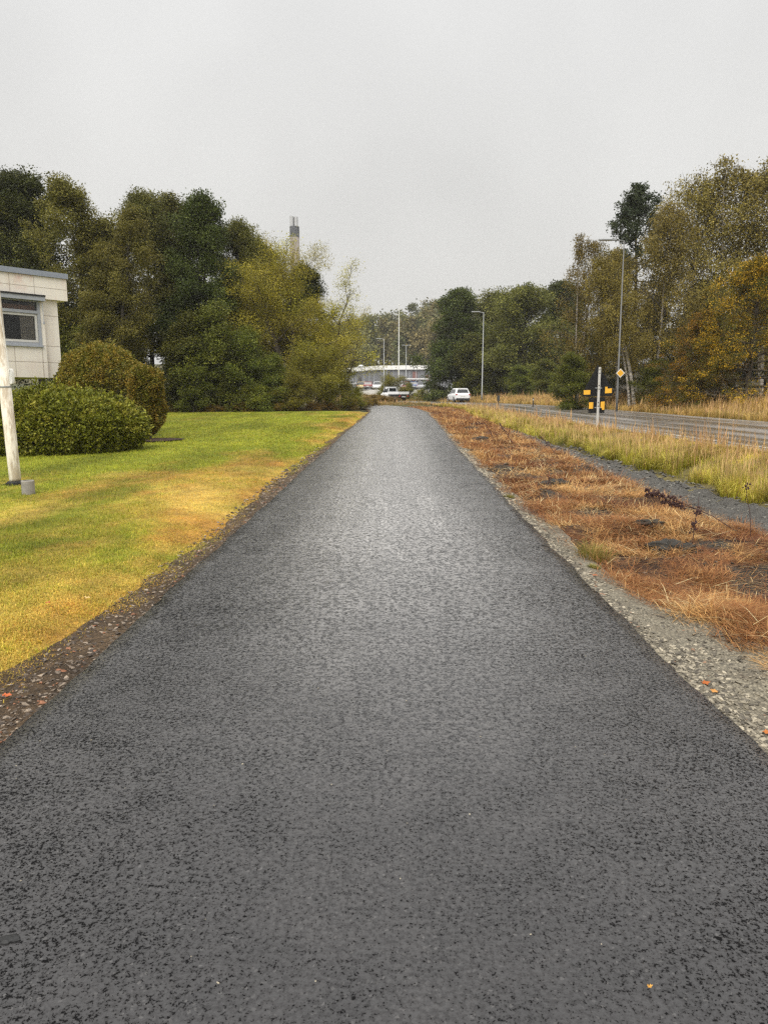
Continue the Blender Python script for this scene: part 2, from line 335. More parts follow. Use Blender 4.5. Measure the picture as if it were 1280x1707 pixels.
def lawncol(x, y):
    e = -(x - xc(np.minimum(y, 60))) - 1.95; d = dry(e, y)
    g_ = lerpc(GREEN1, GREEN2, fbm(x, y, 1.5, 35)); s_ = lerpc(STRAW1, STRAW2, ss(.35, .65, fbm(x, y, .9, 37)))
    return (g_ * (1 - d[:, None]) + s_ * d[:, None]) * lawnmow(x, y)[:, None]
lu = -np.unique(np.concatenate([geo(1.72, 14, .07, 1.02), geo(14, 46, .5, 1.05)]))[::-1]
ly = np.concatenate([geo(-2, 47, .12, 1.012)])
lawn = grid('lawn', lu, ly, M['lawn'], xf=lambda U, Y: xc(Y) + U, zoff=-.006, colf=lambda x, y: lawncol(x, y) * .62); tag(lawn, 'mown lawn drying to straw along the path', kind='structure')
# the new path: a thick slab of asphalt with a ragged lip
py_ = np.concatenate([np.concatenate([np.arange(-3, 2, .1), geo(2, 84, .035, 1.0045)])]); nu = 30
def path_u(U, Y):
    ed = 1.715 + .07 * (fbm(Y, 0 * Y, .30, 41) - .5) + .10 * (vn(Y, 0 * Y, 2.6, 42) - .5)
    ed2 = 1.715 + .07 * (fbm(Y, 0 * Y, .30, 43) - .5) + .10 * (vn(Y, 0 * Y, 2.6, 44) - .5)
    hd = np.gradient(xc(py_), py_)[:, None]; k = np.sqrt(1 + hd ** 2)
    return xc(Y) + np.where(U < 0, np.maximum(U, -1.04) * ed, np.minimum(U, 1.04) * ed2) * k
us = np.concatenate([[-1.03], np.linspace(-1, 1, nu), [1.03]])
def path_z(X, Y):
    z = base(Y) + .035 + .006 * (fbm(X, Y, .8, 45) - .5); z[:, 0] -= .09; z[:, -1] -= .09; return z
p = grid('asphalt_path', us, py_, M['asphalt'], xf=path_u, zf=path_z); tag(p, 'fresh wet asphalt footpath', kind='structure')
def strip(name, ys, lo, hi, nu, m, zoff, label, colf=None):
    o = grid(name, np.linspace(0, 1, nu), ys, m, xf=lambda T, Y: lo(Y) * (1 - T) + hi(Y) * T, zoff=zoff, colf=colf); return tag(o, label, kind='structure')
def soilcol(x, y): return lerpc((.050, .034, .021), (.135, .090, .050), fbm(x, y, .35, 51)) * (.7 + .6 * vn(x, y, .06, 52))[:, None]
sy = geo(-2, 66, .06, 1.012)
strip('soil_strip', sy, lambda Y: xc(Y) - 1.98 - .30 * (fbm(Y, 0 * Y, 1.7, 53) - .35) - .10 * (vn(Y, 0 * Y, .3, 54) - .5) - .20 * ss(7, 3.5, Y) + .1 * ss(18, 40, Y), lambda Y: xc(Y) - 1.66, 12, M['soil'], .002, 'bare brown soil edge beside the path', soilcol)
def shoulder_w(Y): return np.interp(Y, [-2, 4.2, 5, 6.3, 9, 13, 30, 60], [2.45, 2.42, 2.25, 2.05, 2.0, 1.96, 1.95, 1.88]) + .18 * (fbm(Y, 0 * Y, .9, 55) - .5) + .06 * (vn(Y, 0 * Y, .17, 56) - .5)
strip('gravel_shoulder', sy, lambda Y: xc(Y) + 1.66, lambda Y: xc(Y) + shoulder_w(Y), 12, M['gravel'], .020, 'grey gravel shoulder beside the path')
def deadcol(x, y):
    n = fbm(x, y, .5, 61); c = lerpc((.055, .03, .018), (.19, .078, .028), ss(.35, .62, n)); k = ss(.63, .70, fbm(x, y, .8, 62))
    return c * (1 - k[:, None]) + np.array([[.045, .04, .032]]) * k[:, None]
def strip_r(Y): return np.interp(Y, [-2, 24, 30, 40, 50, 62], [4.25, 4.6, 4.8, 5.0, 5.6, 5.2])
dy = geo(-1, 62, .05, 1.008)
strip('dead_turf_strip', dy, lambda Y: xc(Y) + 1.8, strip_r, 64, M['soil'], .010, 'dug strip of dead brown turf between path and road', deadcol)
strip('gravel_trench', geo(-1, 30, .035, 1.004), track_l, track_r, 40, M['track'], .016, 'grey backfilled trench along the verge')
def vergecol(x, y): return lerpc((.10, .09, .03), (.13, .10, .04), fbm(x, y, .8, 63))
strip('verge', geo(-1, 78, .1, 1.012), lambda Y: np.minimum(strip_r(Y) + .6, 5.25) - .25, lambda Y: xroad(Y) - 3.7, 40, M['rough'], -.004, 'grassy verge between path and road', vergecol)
# the old road
rt = np.linspace(0, 1, 160)
rcx = np.array([11, 11, 11, 11, 10.8, 9.9, 8.6, 6.4, 2.5, -3.5, -12, -26]); rcy = np.array([-10, 10, 25, 40, 55, 66, 76, 85, 93, 99.5, 105, 111])
def smooth_line(cx, cy, n=260):
    t = np.linspace(0, 1, len(cx)); T = np.linspace(0, 1, n); a = np.interp(T, t, cx); b = np.interp(T, t, cy)
    for _ in range(80): a[1:-1] = (a[:-2] + 2 * a[1:-1] + a[2:]) / 4; b[1:-1] = (b[:-2] + 2 * b[1:-1] + b[2:]) / 4
    return a, b
RX, RY = smooth_line(rcx, rcy); tx, ty = np.gradient(RX), np.gradient(RY); L_ = np.hypot(tx, ty); NX, NY = ty / L_, -tx / L_
def ribbon(name, o0, o1, m, z, nu=9, wob=0.):
    o = np.linspace(o0, o1, nu)[None]; wv = wob * (vn(RY * 1.0, RX, .8, 71) - .5)[:, None]
    X = RX[:, None] + NX[:, None] * (o + wv); Y = RY[:, None] + NY[:, None] * (o + wv); Z = .49 + .11 * ss(25, 70, Y) + z
    V = np.stack([X.ravel(), Y.ravel(), Z.ravel()], 1); i = (np.arange(len(RX) - 1)[:, None] * nu + np.arange(nu - 1)[None]).ravel()
    return link(name, mesh_np(name, V, np.stack([i, i + 1, i + nu + 1, i + nu], 1), smooth=True), m)
tag(ribbon('road', -3.9, 3.9, M['road'], .05, 14, .15), 'old wet two lane road', kind='structure')
nl = NT('worn line paint'); wv_ = nl.noise(6, None, 5, .7); nl.P(Base_Color=nl.mix(nl.rng(wv_, .42, .58, 0, 1), (.5, .47, .4), (.09, .088, .085)), Roughness=.5)
for o_ in (3.45, -3.4): tag(ribbon('road_line', o_ - .06, o_ + .06, nl.m, .056, 2), 'worn pale edge line on the road', kind='structure')

# ------------------------------------------------------------------ blades of grass, straw and stones
def blades(name, P, h, az, lean, wid, col, m, curl=.5, tipcol=None, head=None, flat=False):
    n = len(P); d = np.stack([np.cos(az), np.sin(az), np.zeros(n)], 1); s = np.stack([-np.sin(az), np.cos(az), np.zeros(n)], 1) * (wid / 2)[:, None]
    up = np.array([[0, 0, 1.]]); a1 = lean if flat else lean * .55; a2 = lean * (1 + curl)
    mid = P + (d * np.sin(a1)[:, None] + up * np.cos(a1)[:, None]) * (h * .55)[:, None]
    tip = mid + (d * np.sin(a2)[:, None] + up * np.cos(a2)[:, None]) * (h * .45)[:, None]
    ms = s * (.85 if head is None else head)
    V = np.stack([P - s, P + s, mid - ms, mid + ms, tip], 1).reshape(-1, 3); b = np.arange(n)[:, None] * 5
    Fc = np.concatenate([b + np.array([[0, 1, 3]]), b + np.array([[0, 3, 2]]), b + np.array([[2, 3, 4]])], 0)
    c = np.repeat(col, 5, 0)
    if tipcol is not None: c = c.reshape(n, 5, 3); c[:, 4] = tipcol; c[:, 2:4] = c[:, 2:4] * .5 + tipcol[:, None] * .5; c = c.reshape(-1, 3)
    return mesh_np(name, V, Fc, c)
def scatter(n, ymin, ymax, power=1.0):
    """distances spread so that density falls with distance"""
    t = rs.rand(n); return ymin * (ymax / ymin) ** (t ** power)
# lawn
n = 330000; y = scatter(n, 2.2, 44); lim = np.minimum(y * .60 + .6, 16)
u = -1.86 - rs.rand(n) ** 1.25 * np.maximum(lim - 1.86, .3); x = xc(y) + u
e = -u - 1.93 - .20 * ss(7, 3.5, y)
keep = (e > .0 + .35 * (fbm(y, 0 * y, 1.7, 53) - .35) + .3 * (fbm(x, y, .5, 57) - .55) + .1 * rs.randn(n)); x, y, e = x[keep], y[keep], e[keep]; n = len(x)
d = np.clip(dry(e, y) + .25 * rs.randn(n), 0, 1)
col = lerpc(GREEN1, GREEN2, np.clip(fbm(x, y, 1.5, 35) + .3 * rs.randn(n), 0, 1)) * (1 - d[:, None]) + lerpc(STRAW1, STRAW2, np.clip(ss(.35, .65, fbm(x, y, .9, 37)) + .3 * rs.randn(n), 0, 1)) * d[:, None]
col *= (.62 + .70 * rs.rand(n) ** 1.3)[:, None] * lawnmow(x, y)[:, None] * 1.12
k = np.clip(y / 9, 1, 3.0)
P = np.stack([x, y, H(x, y) - .008], 1)
hh = (.016 + .034 * rs.rand(n) ** 1.5) * (.55 + .9 * fbm(x, y, .35, 58)) * 1.15 * (1 - .35 * d) * np.clip(k ** .4, 1, 1.6)
o = link('lawn_grass', blades('lawn_grass', P, hh, rs.rand(n) * 6.283, .35 + .9 * rs.rand(n) + .35 * d, .0045 * k * (.7 + .6 * rs.rand(n)), col, M['blade']), M['blade'])
tag(o, 'short green and straw coloured lawn grass', 'grass', kind='stuff')
# matted dead straw on the dug strip
n = 270000; y = scatter(n, 2.6, 58); lo = xc(y) + shoulder_w(y) - .1; hi = np.minimum(strip_r(y), .585 * y + 1.0); hi = np.maximum(hi, lo + .05)
x = lo + (hi - lo) * rs.rand(n) + .1 * rs.randn(n)
cl = fbm(x, y, .45, 65); bare = fbm(x, y, .8, 62); keep = (rs.rand(n) < .22 + 1.0 * ss(.36, .56, cl)) & ~((bare > .635 + .03 * rs.randn(n)) & (rs.rand(n) < .85)) & (x > lo - .1); x, y = x[keep], y[keep]; n = len(x)
az = 6.283 * (1.7 * fbm(x, y, 1.5, 66)) + .75 * rs.randn(n) + np.pi * (rs.rand(n) < .4); k = np.clip(y / 7, 1, 4)
t = np.clip(.06 + .72 * ss(.45, .68, fbm(x, y, .55, 67)) + .28 * rs.randn(n), 0, 1); col = lerpc((.31, .135, .048), (.70, .45, .17), t); br = ss(.50, .62, fbm(x, y, .7, 68)) * (rs.rand(n) < .72); col = col * (1 - br[:, None]) + np.array([[.16, .058, .024]]) * br[:, None]
pale = rs.rand(n) < .02 + .5 * ss(.66, .76, fbm(x, y, .42, 69)); col[pale] = (.70, .54, .27); col *= (.65 + .6 * rs.rand(n))[:, None]
P = np.stack([x, y, H(x, y) + .008 + .045 * rs.rand(n) ** 2], 1)
o = link('dead_grass', blades('dead_grass', P, (.06 + .16 * rs.rand(n)) * np.clip(k ** .4, 1, 1.6), az, 1.12 + .42 * rs.rand(n) - .6 * (rs.rand(n) < .07), (.0034 * k ** .9) * (.5 + 1.0 * rs.rand(n)), col, M['blade'], curl=.12, flat=True), M['blade'])
tag(o, 'matted orange brown dead grass on the dug strip', 'dead grass', kind='stuff')
n = 2600; y = scatter(n, 3, 30); x = xc(y) + shoulder_w(y) + .05 + rs.rand(n) * (np.minimum(strip_r(y), 4.4) - 2.1); cl = fbm(x, y, .6, 70); q = rs.rand(n) < ss(.42, .6, cl); x, y = x[q], y[q]; n = len(x)
o = link('loose_straw', blades('loose_straw', np.stack([x, y, H(x, y) + .03 + .05 * rs.rand(n)], 1), .16 + .30 * rs.rand(n), rs.rand(n) * 6.283, 1.25 + .35 * rs.rand(n), .0055 * np.clip(y / 8, 1, 2.5), lerpc((.45, .27, .11), (.76, .62, .36), rs.rand(n)), M['blade'], curl=.15, flat=True), M['blade'])
tag(o, 'loose pale straw stems lying over the dead turf', 'straw', kind='stuff')
# tall verge grass
def tuftgrass(name, n, fx, ymin, ymax, hmin, hmax, cols, label, cat, power=1., dens=None, seeds=.14, clump=.35, hf=None, ln=.12, ls=.55):
    y = scatter(n, ymin, ymax, power); x = fx(y, rs.rand(n))
    tx_ = np.floor(x / clump) + rs.rand(n) * .0; tuft = vn(x, y, clump, 81); keep = rs.rand(n) < ss(.15, .6, tuft) * (1 if dens is None else dens(x, y)); x, y = x[keep], y[keep]; n = len(x)
    k = np.clip(y / 9, 1, 6); hgt = (1 if hf is None else hf(x, y)) * (hmin + (hmax - hmin) * rs.rand(n)) * (.55 + .75 * vn(x, y, .5, 82)) * (.7 + .6 * fbm(x, y, 2.5, 83))
    col = cols(x, y, n); az = 6.283 * 1.6 * vn(x, y, .45, 84) + .8 * rs.randn(n)
    tip = col * .45 + np.array([[.58, .42, .14]]) * .55
    V1 = blades(name, np.stack([x, y, H(x, y) - .02], 1), hgt, az, ln + ls * rs.rand(n), .006 * k * (.6 + .8 * rs.rand(n)), col * ((.65 + .6 * rs.rand(n)) * (.55 + .9 * vn(x, y, .33, 89)))[:, None], M['blade'], .9, tip * (.5 + 1.0 * vn(x, y, .33, 89))[:, None])
    o = link(name, V1, M['blade']); tag(o, label, cat, kind='stuff')
    m = int(n * seeds); i = rs.choice(n, m, False)
    sc_ = lerpc((.54, .38, .15), (.50, .31, .15), rs.rand(m)) * (.7 + .6 * rs.rand(m))[:, None]
    s = link('seed_stalks', blades('seed_stalks', np.stack([x[i], y[i], H(x[i], y[i]) + .02], 1), hgt[i] * (1.2 + .5 * rs.rand(m)), rs.rand(m) * 6.28, .05 + .25 * rs.rand(m), .0032 * k[i], sc_, M['blade'], .7, None, 2.6), M['blade'], o); s['kind'] = 'stuff'
    return o
def vg0(y): return np.where(y < 29, track_r(y) + .12, np.interp(y, [29, 40, 50, 62, 80], [4.8, 5.0, 5.5, 5.2, 4.6]))
def vcols(x, y, n):
    a = (x - 5.4) / 1.8; t = np.clip(ss(.35, 1.1, a) * .75 - .08 + .55 * (fbm(x, y, 1.2, 85) - .35) + .2 * ss(22, 40, y) + .2 * rs.randn(n), 0, 1)
    c = lerpc((.31, .31, .024), (.66, .45, .10), t); q = rs.rand(n) < .10; c[q] = (.20, .10, .035); return c
tuftgrass('verge_grass', 190000, lambda y, r: vg0(y) + .38 * (fbm(y, 0 * y, .8, 86) - .45) + (xroad(y) - 3.85 - vg0(y)) * r ** .9, 5.5, 80, .15, .42, vcols, 'tall yellow green grass on the verge between trench and road', 'grass', 1.0, None, .05, ln=.2, ls=.85, hf=lambda x, y: (1 - .64 * ss(-5.3, -4.5, x - xroad(y))) * (1 + .45 * ss(16, 9, y) * ss(-4.8, -5.4, x - xroad(y))))
gold = lambda x, y, n: lerpc((.24, .20, .04), (.58, .36, .11), np.clip(.35 + 1.0 * (fbm(x, y, 3, 87) - .2) + .2 * rs.randn(n), 0, 1))
tuftgrass('stalk_grass', 3600, lambda y, r: xroad(y) - 4.0 - 1.1 * r ** 1.3, 9, 55, .18, .42, lambda x, y, n: lerpc((.55, .36, .16), (.62, .40, .22), rs.rand(n)), 'sparse tan seed stalks along the near edge of the road', 'grass', 1., None, .35)
tuftgrass('roadside_grass', 90000, lambda y, r: xroad(y) + 3.95 + r * 6.5, 17, 92, .22, .6, gold, 'tall golden grass along the far side of the road', 'grass', .9, None, .12)
far = lambda x, y, n: lerpc((.14, .14, .04), (.34, .20, .08), np.clip(fbm(x, y, 5, 88) * 1.1 - .1 + .2 * rs.randn(n), 0, 1))
def farmask(x, y): # off the road and the path
    dd = np.min(np.hypot(x[:, None] - RX[None, ::4], y[:, None] - RY[None, ::4]), 1); pd = np.min(np.hypot(x[:, None] - _xx[None, ::8], y[:, None] - _yy[None, ::8]), 1); return (dd > 4.3) & (pd > 2.2)
tuftgrass('meadow_grass', 60000, lambda y, r: -16 + 44 * r, 66, 136, .10, .38, far, 'rough rusty grass between road bend and parking deck', 'grass', .8, farmask, .10)
# green weeds at the shoulder
for cx_, cy_, r_, cc in ((2.06, 6.9, .17, (.17, .18, .03)), (1.93, 6.45, .05, (.12, .16, .03)), (1.86, 10.6, .07, (.12, .17, .03)), (5.2, 21, .3, (.12, .17, .03))):
    n = 420; a = rs.rand(n) * 6.28; rr = r_ * rs.rand(n) ** .7; x = cx_ + rr * np.cos(a); y = cy_ + rr * np.sin(a)
    c = lerpc(cc, (.42, .30, .10), np.clip(rs.rand(n) ** 2, 0, 1))
    o = link('grass_tuft', blades('grass_tuft', np.stack([x, y, H(x, y)], 1), r_ * (.5 + .9 * rs.rand(n)), a + .5 * rs.randn(n), .2 + .8 * rs.rand(n), np.full(n, .0045), c, M['blade'], .8), M['blade'])
    tag(o, {.17: 'largest green grass tuft on the gravel shoulder beside the near path edge', .05: 'tiny green grass sprig just nearer than the largest shoulder tuft', .07: 'small green grass tuft at the path edge further along the shoulder', .3: 'fresh green grass tuft at the foot of the verge bank'}[r_], 'grass tuft')
# stones
ico = [(0, 0, 1), (.9, 0, .4), (.28, .85, .4), (-.72, .53, .4), (-.72, -.53, .4), (.28, -.85, .4), (.72, .53, -.4), (-.28, .85, -.4), (-.9, 0, -.4), (-.28, -.85, -.4), (.72, -.53, -.4), (0, 0, -1)]
icf = [(0, 1, 2), (0, 2, 3), (0, 3, 4), (0, 4, 5), (0, 5, 1), (1, 6, 2), (2, 7, 3), (3, 8, 4), (4, 9, 5), (5, 10, 1), (6, 7, 2), (7, 8, 3), (8, 9, 4), (9, 10, 5), (10, 6, 1), (6, 11, 7), (7, 11, 8), (8, 11, 9), (9, 11, 10), (10, 11, 6)]
def stones(name, x, y, z, r, col, label):
    n = len(x); B = np.array(ico)[None] * (1 + .35 * rs.randn(n, 12, 1)) * (r[:, None, None] * np.stack([1 + .5 * rs.rand(n), .7 + .4 * rs.rand(n), .35 + .35 * rs.rand(n)], 1)[:, None])
    a = rs.rand(n) * 6.28; c, s = np.cos(a)[:, None], np.sin(a)[:, None]; t = .5 * rs.randn(n)[:, None]
    X = B[..., 0] * c - B[..., 1] * s; Y = B[..., 0] * s + B[..., 1] * c; Z = B[..., 2] + X * np.sin(t) * .6
    V = np.stack([X + x[:, None], Y + y[:, None], Z + z[:, None]], 2).reshape(-1, 3)
    Fc = (np.arange(n)[:, None, None] * 12 + np.array(icf)[None]).reshape(-1, 3)
    o = link(name, mesh_np(name, V, Fc, np.repeat(col, 12, 0)), M['stone']); return tag(o, label, 'gravel', kind='stuff')
n = 15000; y = scatter(n, 2.6, 26, 1.1); t = rs.rand(n) ** 2.1; x = xc(y) + 1.705 + t * (shoulder_w(y) - 1.68) * (rs.rand(n) < .9) + .03 * rs.randn(n)
kp = (fbm(x, y, .5, 91) + .35 * (1 - t) > .42 + .2 * rs.rand(n)) & (x > xc(y) + 1.69); x, y, t = x[kp], y[kp], t[kp]; n = len(x)
col = lerpc((.075, .066, .052), (.38, .335, .25), rs.rand(n) ** 1.7); q = rs.rand(n) < .012; col[q] = (.28, .17, .11)
r = (.004 + .012 * rs.rand(n) ** 3 * (1.2 - .8 * t)) * np.clip(y / 7, 1, 2.0)
stones('shoulder_gravel', x, y, H(x, y) + .022, r, col, 'crushed grey stones along the right edge of the path')
n = 5200; y = scatter(n, 2.6, 20, 1.35); x = xc(y) - 1.705 - .45 * rs.rand(n) ** 1.6; col = lerpc((.055, .042, .032), (.30, .24, .18), rs.rand(n) ** 2.2); q = rs.rand(n) < .06; col[q] = (.24, .11, .06)
stones('soil_gravel', x, y, H(x, y) + .004, (.004 + .013 * rs.rand(n) ** 3) * np.clip(y / 7, 1, 2), col, 'small stones and crumbs in the soil along the left edge of the path')
n = 5000; y = scatter(n, 6.5, 29); x = track_l(y) - .1 + rs.rand(n) * (track_r(y) - track_l(y) + .35); col = lerpc((.06, .057, .05), (.20, .19, .165), rs.rand(n) ** 2); q = rs.rand(n) < .006; col[q] = (.5, .46, .38)
n2 = 9000; y2 = scatter(n2, 3, 24); x2 = xc(y2) + 1.95 + rs.rand(n2) * 2.3; kb = (fbm(x2, y2, .8, 62) > .56) | (rs.rand(n2) < .22); x2, y2 = x2[kb], y2[kb]
stones('turf_crumbs', x2, y2, H(x2, y2) + .014, (.004 + .018 * rs.rand(len(x2)) ** 2.5) * np.clip(y2 / 8, 1, 2), lerpc((.035, .026, .018), (.12, .095, .07), rs.rand(len(x2)) ** 1.5), 'dark soil crumbs among the dead turf')
stones('trench_gravel', x, y, H(x, y) + .016, (.006 + .016 * rs.rand(n) ** 3) * np.clip(y / 9, 1, 2), col, 'loose dark stones on the backfilled trench')
n = 70; y = scatter(n, 1.6, 10); x = (rs.rand(n) - .5) * 3.2; col = lerpc((.22, .20, .16), (.45, .40, .30), rs.rand(n))
stones('path_grit', x, y, base(y) + .036, .0015 + .002 * rs.rand(n), col, 'pale grit grains scattered on the asphalt')

# ------------------------------------------------------------------ trees and bushes
class Tubes:
    def __init__(s): s.V = []; s.F = []; s.n = 0
    def add(s, P, r, k=6):
        P = np.asarray(P, float); r = np.asarray(r, float); T = np.gradient(P, axis=0); T /= np.linalg.norm(T, axis=1)[:, None] + 1e-9
        ref = np.array([1., .2, 0]) if abs(T[0][2]) > .7 else np.array([0, 0, 1.]); U = np.cross(T, ref); U /= np.linalg.norm(U, axis=1)[:, None] + 1e-9; Wv = np.cross(T, U)
        a = np.arange(k) * 2 * np.pi / k
        V = P[:, None] + (U[:, None] * np.cos(a)[None, :, None] + Wv[:, None] * np.sin(a)[None, :, None]) * r[:, None, None]
        m = len(P); i = (np.arange(m - 1)[:, None] * k + np.arange(k)[None]).ravel(); j = (np.arange(m - 1)[:, None] * k + (np.arange(k)[None] + 1) % k).ravel()
        s.V.append(V.reshape(-1, 3)); s.F.append(np.stack([i, j, j + k, i + k], 1) + s.n); s.n += m * k
    def mesh(s, name): return mesh_np(name, np.concatenate(s.V), np.concatenate(s.F), smooth=True)
def leaf_mesh(name, A, D, Ln, Wd, col, rg, up=.0):
    n = len(A); D = D / (np.linalg.norm(D, axis=1)[:, None] + 1e-9); q = rg.randn(n, 3) + np.array([[0, 0, up]]); S = np.cross(D, q); S /= np.linalg.norm(S, axis=1)[:, None] + 1e-9
    V = np.stack([A, A + D * (Ln * .5)[:, None] + S * (Wd / 2)[:, None], A + D * Ln[:, None], A + D * (Ln * .5)[:, None] - S * (Wd / 2)[:, None]], 1).reshape(-1, 3)
    return mesh_np(name, V, np.arange(n * 4).reshape(n, 4), np.repeat(col, 4, 0))
def rot_about(d, ang, rg):
    q = rg.randn(3); p = np.cross(d, q); p /= np.linalg.norm(p) + 1e-9; return d * math.cos(ang) + p * math.sin(ang)
def grow(seed, Ht, Rm, cb, env, n1=34, n2=6, elev=(15, 60), droop=0., nleaf=30000, leaf=(.15, .09), sig=.4, pal=None, hang=0., tr=.16, stems=1, wander=.35, leanx=0., tipw=1.0, twig=True, sprig=0.):
    """one tree: returns (trunk, limbs, crown) meshes"""
    rg = np.random.RandomState(seed); T = Tubes(); TL = Tubes(); anch = []; adir = []
    for st in range(stems):
        k = 9; t = np.linspace(0, 1, k); sa = rg.rand() * 6.28; sp = (0 if stems == 1 else 1.0)
        px = np.cumsum(rg.randn(k) * wander * .4) * t + sp * np.cos(sa) * t * Rm * .45 + leanx * t ** 1.5; pyy = np.cumsum(rg.randn(k) * wander * .4) * t + sp * np.sin(sa) * t * Rm * .45
        hh = Ht * (.95 if st == 0 else .7 + .25 * rg.rand()); trunk = np.stack([px, pyy, t * hh], 1); rad = tr * (1 - t) ** .8 + .012
        rad[0] *= 1.35; T.add(trunk, rad, 8)
        nn = n1 // stems
        for i in range(nn):
            f = (i + rg.rand()) / nn; zf = cb + (.985 - cb) * f; p0 = np.array([np.interp(zf, t, trunk[:, c]) for c in range(3)])
            az = i * 2.4 + rg.rand() * .9; L = max(.35, Rm * env(f) * (.62 + .68 * rg.rand())); el = R(elev[0] + (elev[1] - elev[0]) * f + rg.randn() * 9)
            d = np.array([math.cos(az) * math.cos(el), math.sin(az) * math.cos(el), math.sin(el)]); pts = [p0]; m = 5
            for q in range(m):
                pts.append(pts[-1] + d * L / m); d = d + np.array([0, 0, -droop * (q + 1) / m]) + rg.randn(3) * .13; d /= np.linalg.norm(d)
            pts = np.array(pts); r0 = float(np.interp(zf, t, rad)) * .5 + .008; TL.add(pts, np.linspace(r0, .008, m + 1), 5)
            for j in range(n2):
                g_ = .22 + .78 * (j + rg.rand()) / n2; q0 = np.array([np.interp(g_ * m, np.arange(m + 1), pts[:, c]) for c in range(3)])
                bd = pts[min(int(g_ * m) + 1, m)] - pts[min(int(g_ * m), m - 1)]; bd = bd / (np.linalg.norm(bd) + 1e-9); dd = rot_about(bd, .35 + .7 * rg.rand(), rg); dd[2] -= droop * .6; dd /= np.linalg.norm(dd)
                l2 = L * (.42 - .22 * g_) * (.7 + .6 * rg.rand()) + .2; q1 = q0 + dd * l2 * .55; dd = dd + np.array([0, 0, -droop * .9]) + rg.randn(3) * .2; dd /= np.linalg.norm(dd); q2 = q1 + dd * l2 * .45
                if twig: TL.add([q0, q1, q2], [.016, .010, .005], 3)
                for pp in (q0 * .4 + q1 * .6, q1, q2, q2 + rg.randn(3) * .08): anch.append(pp); adir.append(dd)
            anch.append(pts[-1]); adir.append(d)
    anch = np.array(anch); adir = np.array(adir); na = len(anch); wgt = rg.rand(na) ** 1.3 + .15; wgt /= wgt.sum()
    ai = rg.choice(na, nleaf, p=wgt); off = np.clip(rg.randn(nleaf, 3), -1.35, 1.35) * sig * (.55 + .9 * rg.rand(na))[ai][:, None]
    off[:, 2] *= .75
    if hang: off[:, 2] = -np.abs(rg.randn(nleaf)) * sig * hang * (.5 + rg.rand(na))[ai]; sub = rg.randint(0, 7, nleaf); off[:, :2] = (rg.randn(na, 7, 2) * sig * .62)[ai, sub] + rg.randn(nleaf, 2) * .035; off[:, 2] *= (.4 + .9 * rg.rand(na, 7))[ai, sub]
    A = anch[ai] + off; D = adir[ai] * .6 + rg.randn(nleaf, 3) * .7 + np.array([[0, 0, -.15 - .9 * (hang > 0)]])
    cn_ = np.clip(.5 + .30 * rg.randn(na)[ai] + .12 * rg.randn(nleaf), 0, 1)
    P3 = np.array(pal); P3[2] = P3[1] * .38 + P3[2] * .62; c = np.where((cn_ < .5)[:, None], P3[0] + (P3[1] - P3[0]) * (cn_ * 2)[:, None], P3[1] + (P3[2] - P3[1]) * (cn_ * 2 - 1)[:, None])
    c = c * (.86 + .28 * rg.rand(nleaf))[:, None] * (.72 + .56 * rg.rand(na))[ai][:, None]
    if len(pal) > 3:
        # bright needle tips on some outer sprays
        sel = (rg.rand(na) < .42)[ai] & (rg.rand(nleaf) < .75); c[sel] = P3[3] * (.7 + .6 * rg.rand(sel.sum()))[:, None]
    Ln = leaf[0] * (.6 + .8 * rg.rand(nleaf)); return T.mesh('trunk'), TL.mesh('limbs'), leaf_mesh('crown', A, D, Ln, leaf[1] * (.6 + .8 * rg.rand(nleaf)), c, rg, 1.1)
ov = lambda f: (math.sin(math.pi * min(1, .16 + .80 * f)) ** .75)          # oval
top = lambda f: (1.0 - f) ** .55 * .85 + .25 * (f < .5) * f + .12          # broad below
col_ = lambda f: .75 + .25 * math.sin(math.pi * f) - .55 * max(0, f - .75) * 2
OLIVE = [(0.078, 0.085, 0.016), (0.13, 0.128, 0.025), (0.206, 0.185, 0.04)]; OLIVE2 = [(0.107, 0.105, 0.017), (0.174, 0.162, 0.029), (0.265, 0.228, 0.047)]; DARK = [(0.037, 0.051, 0.009), (0.065, 0.08, 0.014), (0.112, 0.119, 0.025)]
YOUNG = [(0.067, 0.082, 0.011), (0.119, 0.13, 0.017), (0.198, 0.189, 0.031)]; WILLOW = [(0.224, 0.22, 0.022), (0.371, 0.337, 0.035), (0.538, 0.475, 0.06)]; SCRUB = [(0.151, 0.16, 0.017), (0.253, 0.243, 0.027), (0.385, 0.351, 0.045)]
BIRCH = [(0.139, 0.116, 0.022), (0.223, 0.178, 0.034), (0.329, 0.264, 0.061)]; GOLD = [(0.043, 0.05, 0.008), (0.104, 0.086, 0.011), (0.19, 0.126, 0.014), (0.45, 0.251, 0.015)]; RUST = [(0.138, 0.092, 0.018), (0.22, 0.143, 0.025), (0.303, 0.218, 0.041)]
PROTO = {}
def proto(key, bark, Ht, **kw):
    k = kw.pop('dense', 1.7); kw['nleaf'] = int(kw['nleaf'] * k); kw['leaf'] = tuple(v / k ** .42 for v in kw['leaf'])
    a, li, b = grow(Ht=Ht, **kw); a.materials.append(M[bark]); li.materials.append(M['bark' if bark == 'birch' else bark]); b.materials.append(M['leaf']); zz = np.empty(len(b.vertices) * 3, np.float32); b.vertices.foreach_get('co', zz); PROTO[key] = (a, li, b, float(np.percentile(zz[2::3], 99.6)))
proto('alder_a', 'bark', 16, seed=1, Rm=3.3, cb=.26, env=ov, n1=46, n2=8, elev=(18, 66), nleaf=52000, leaf=(.17, .10), sig=.34, pal=OLIVE, tr=.20)
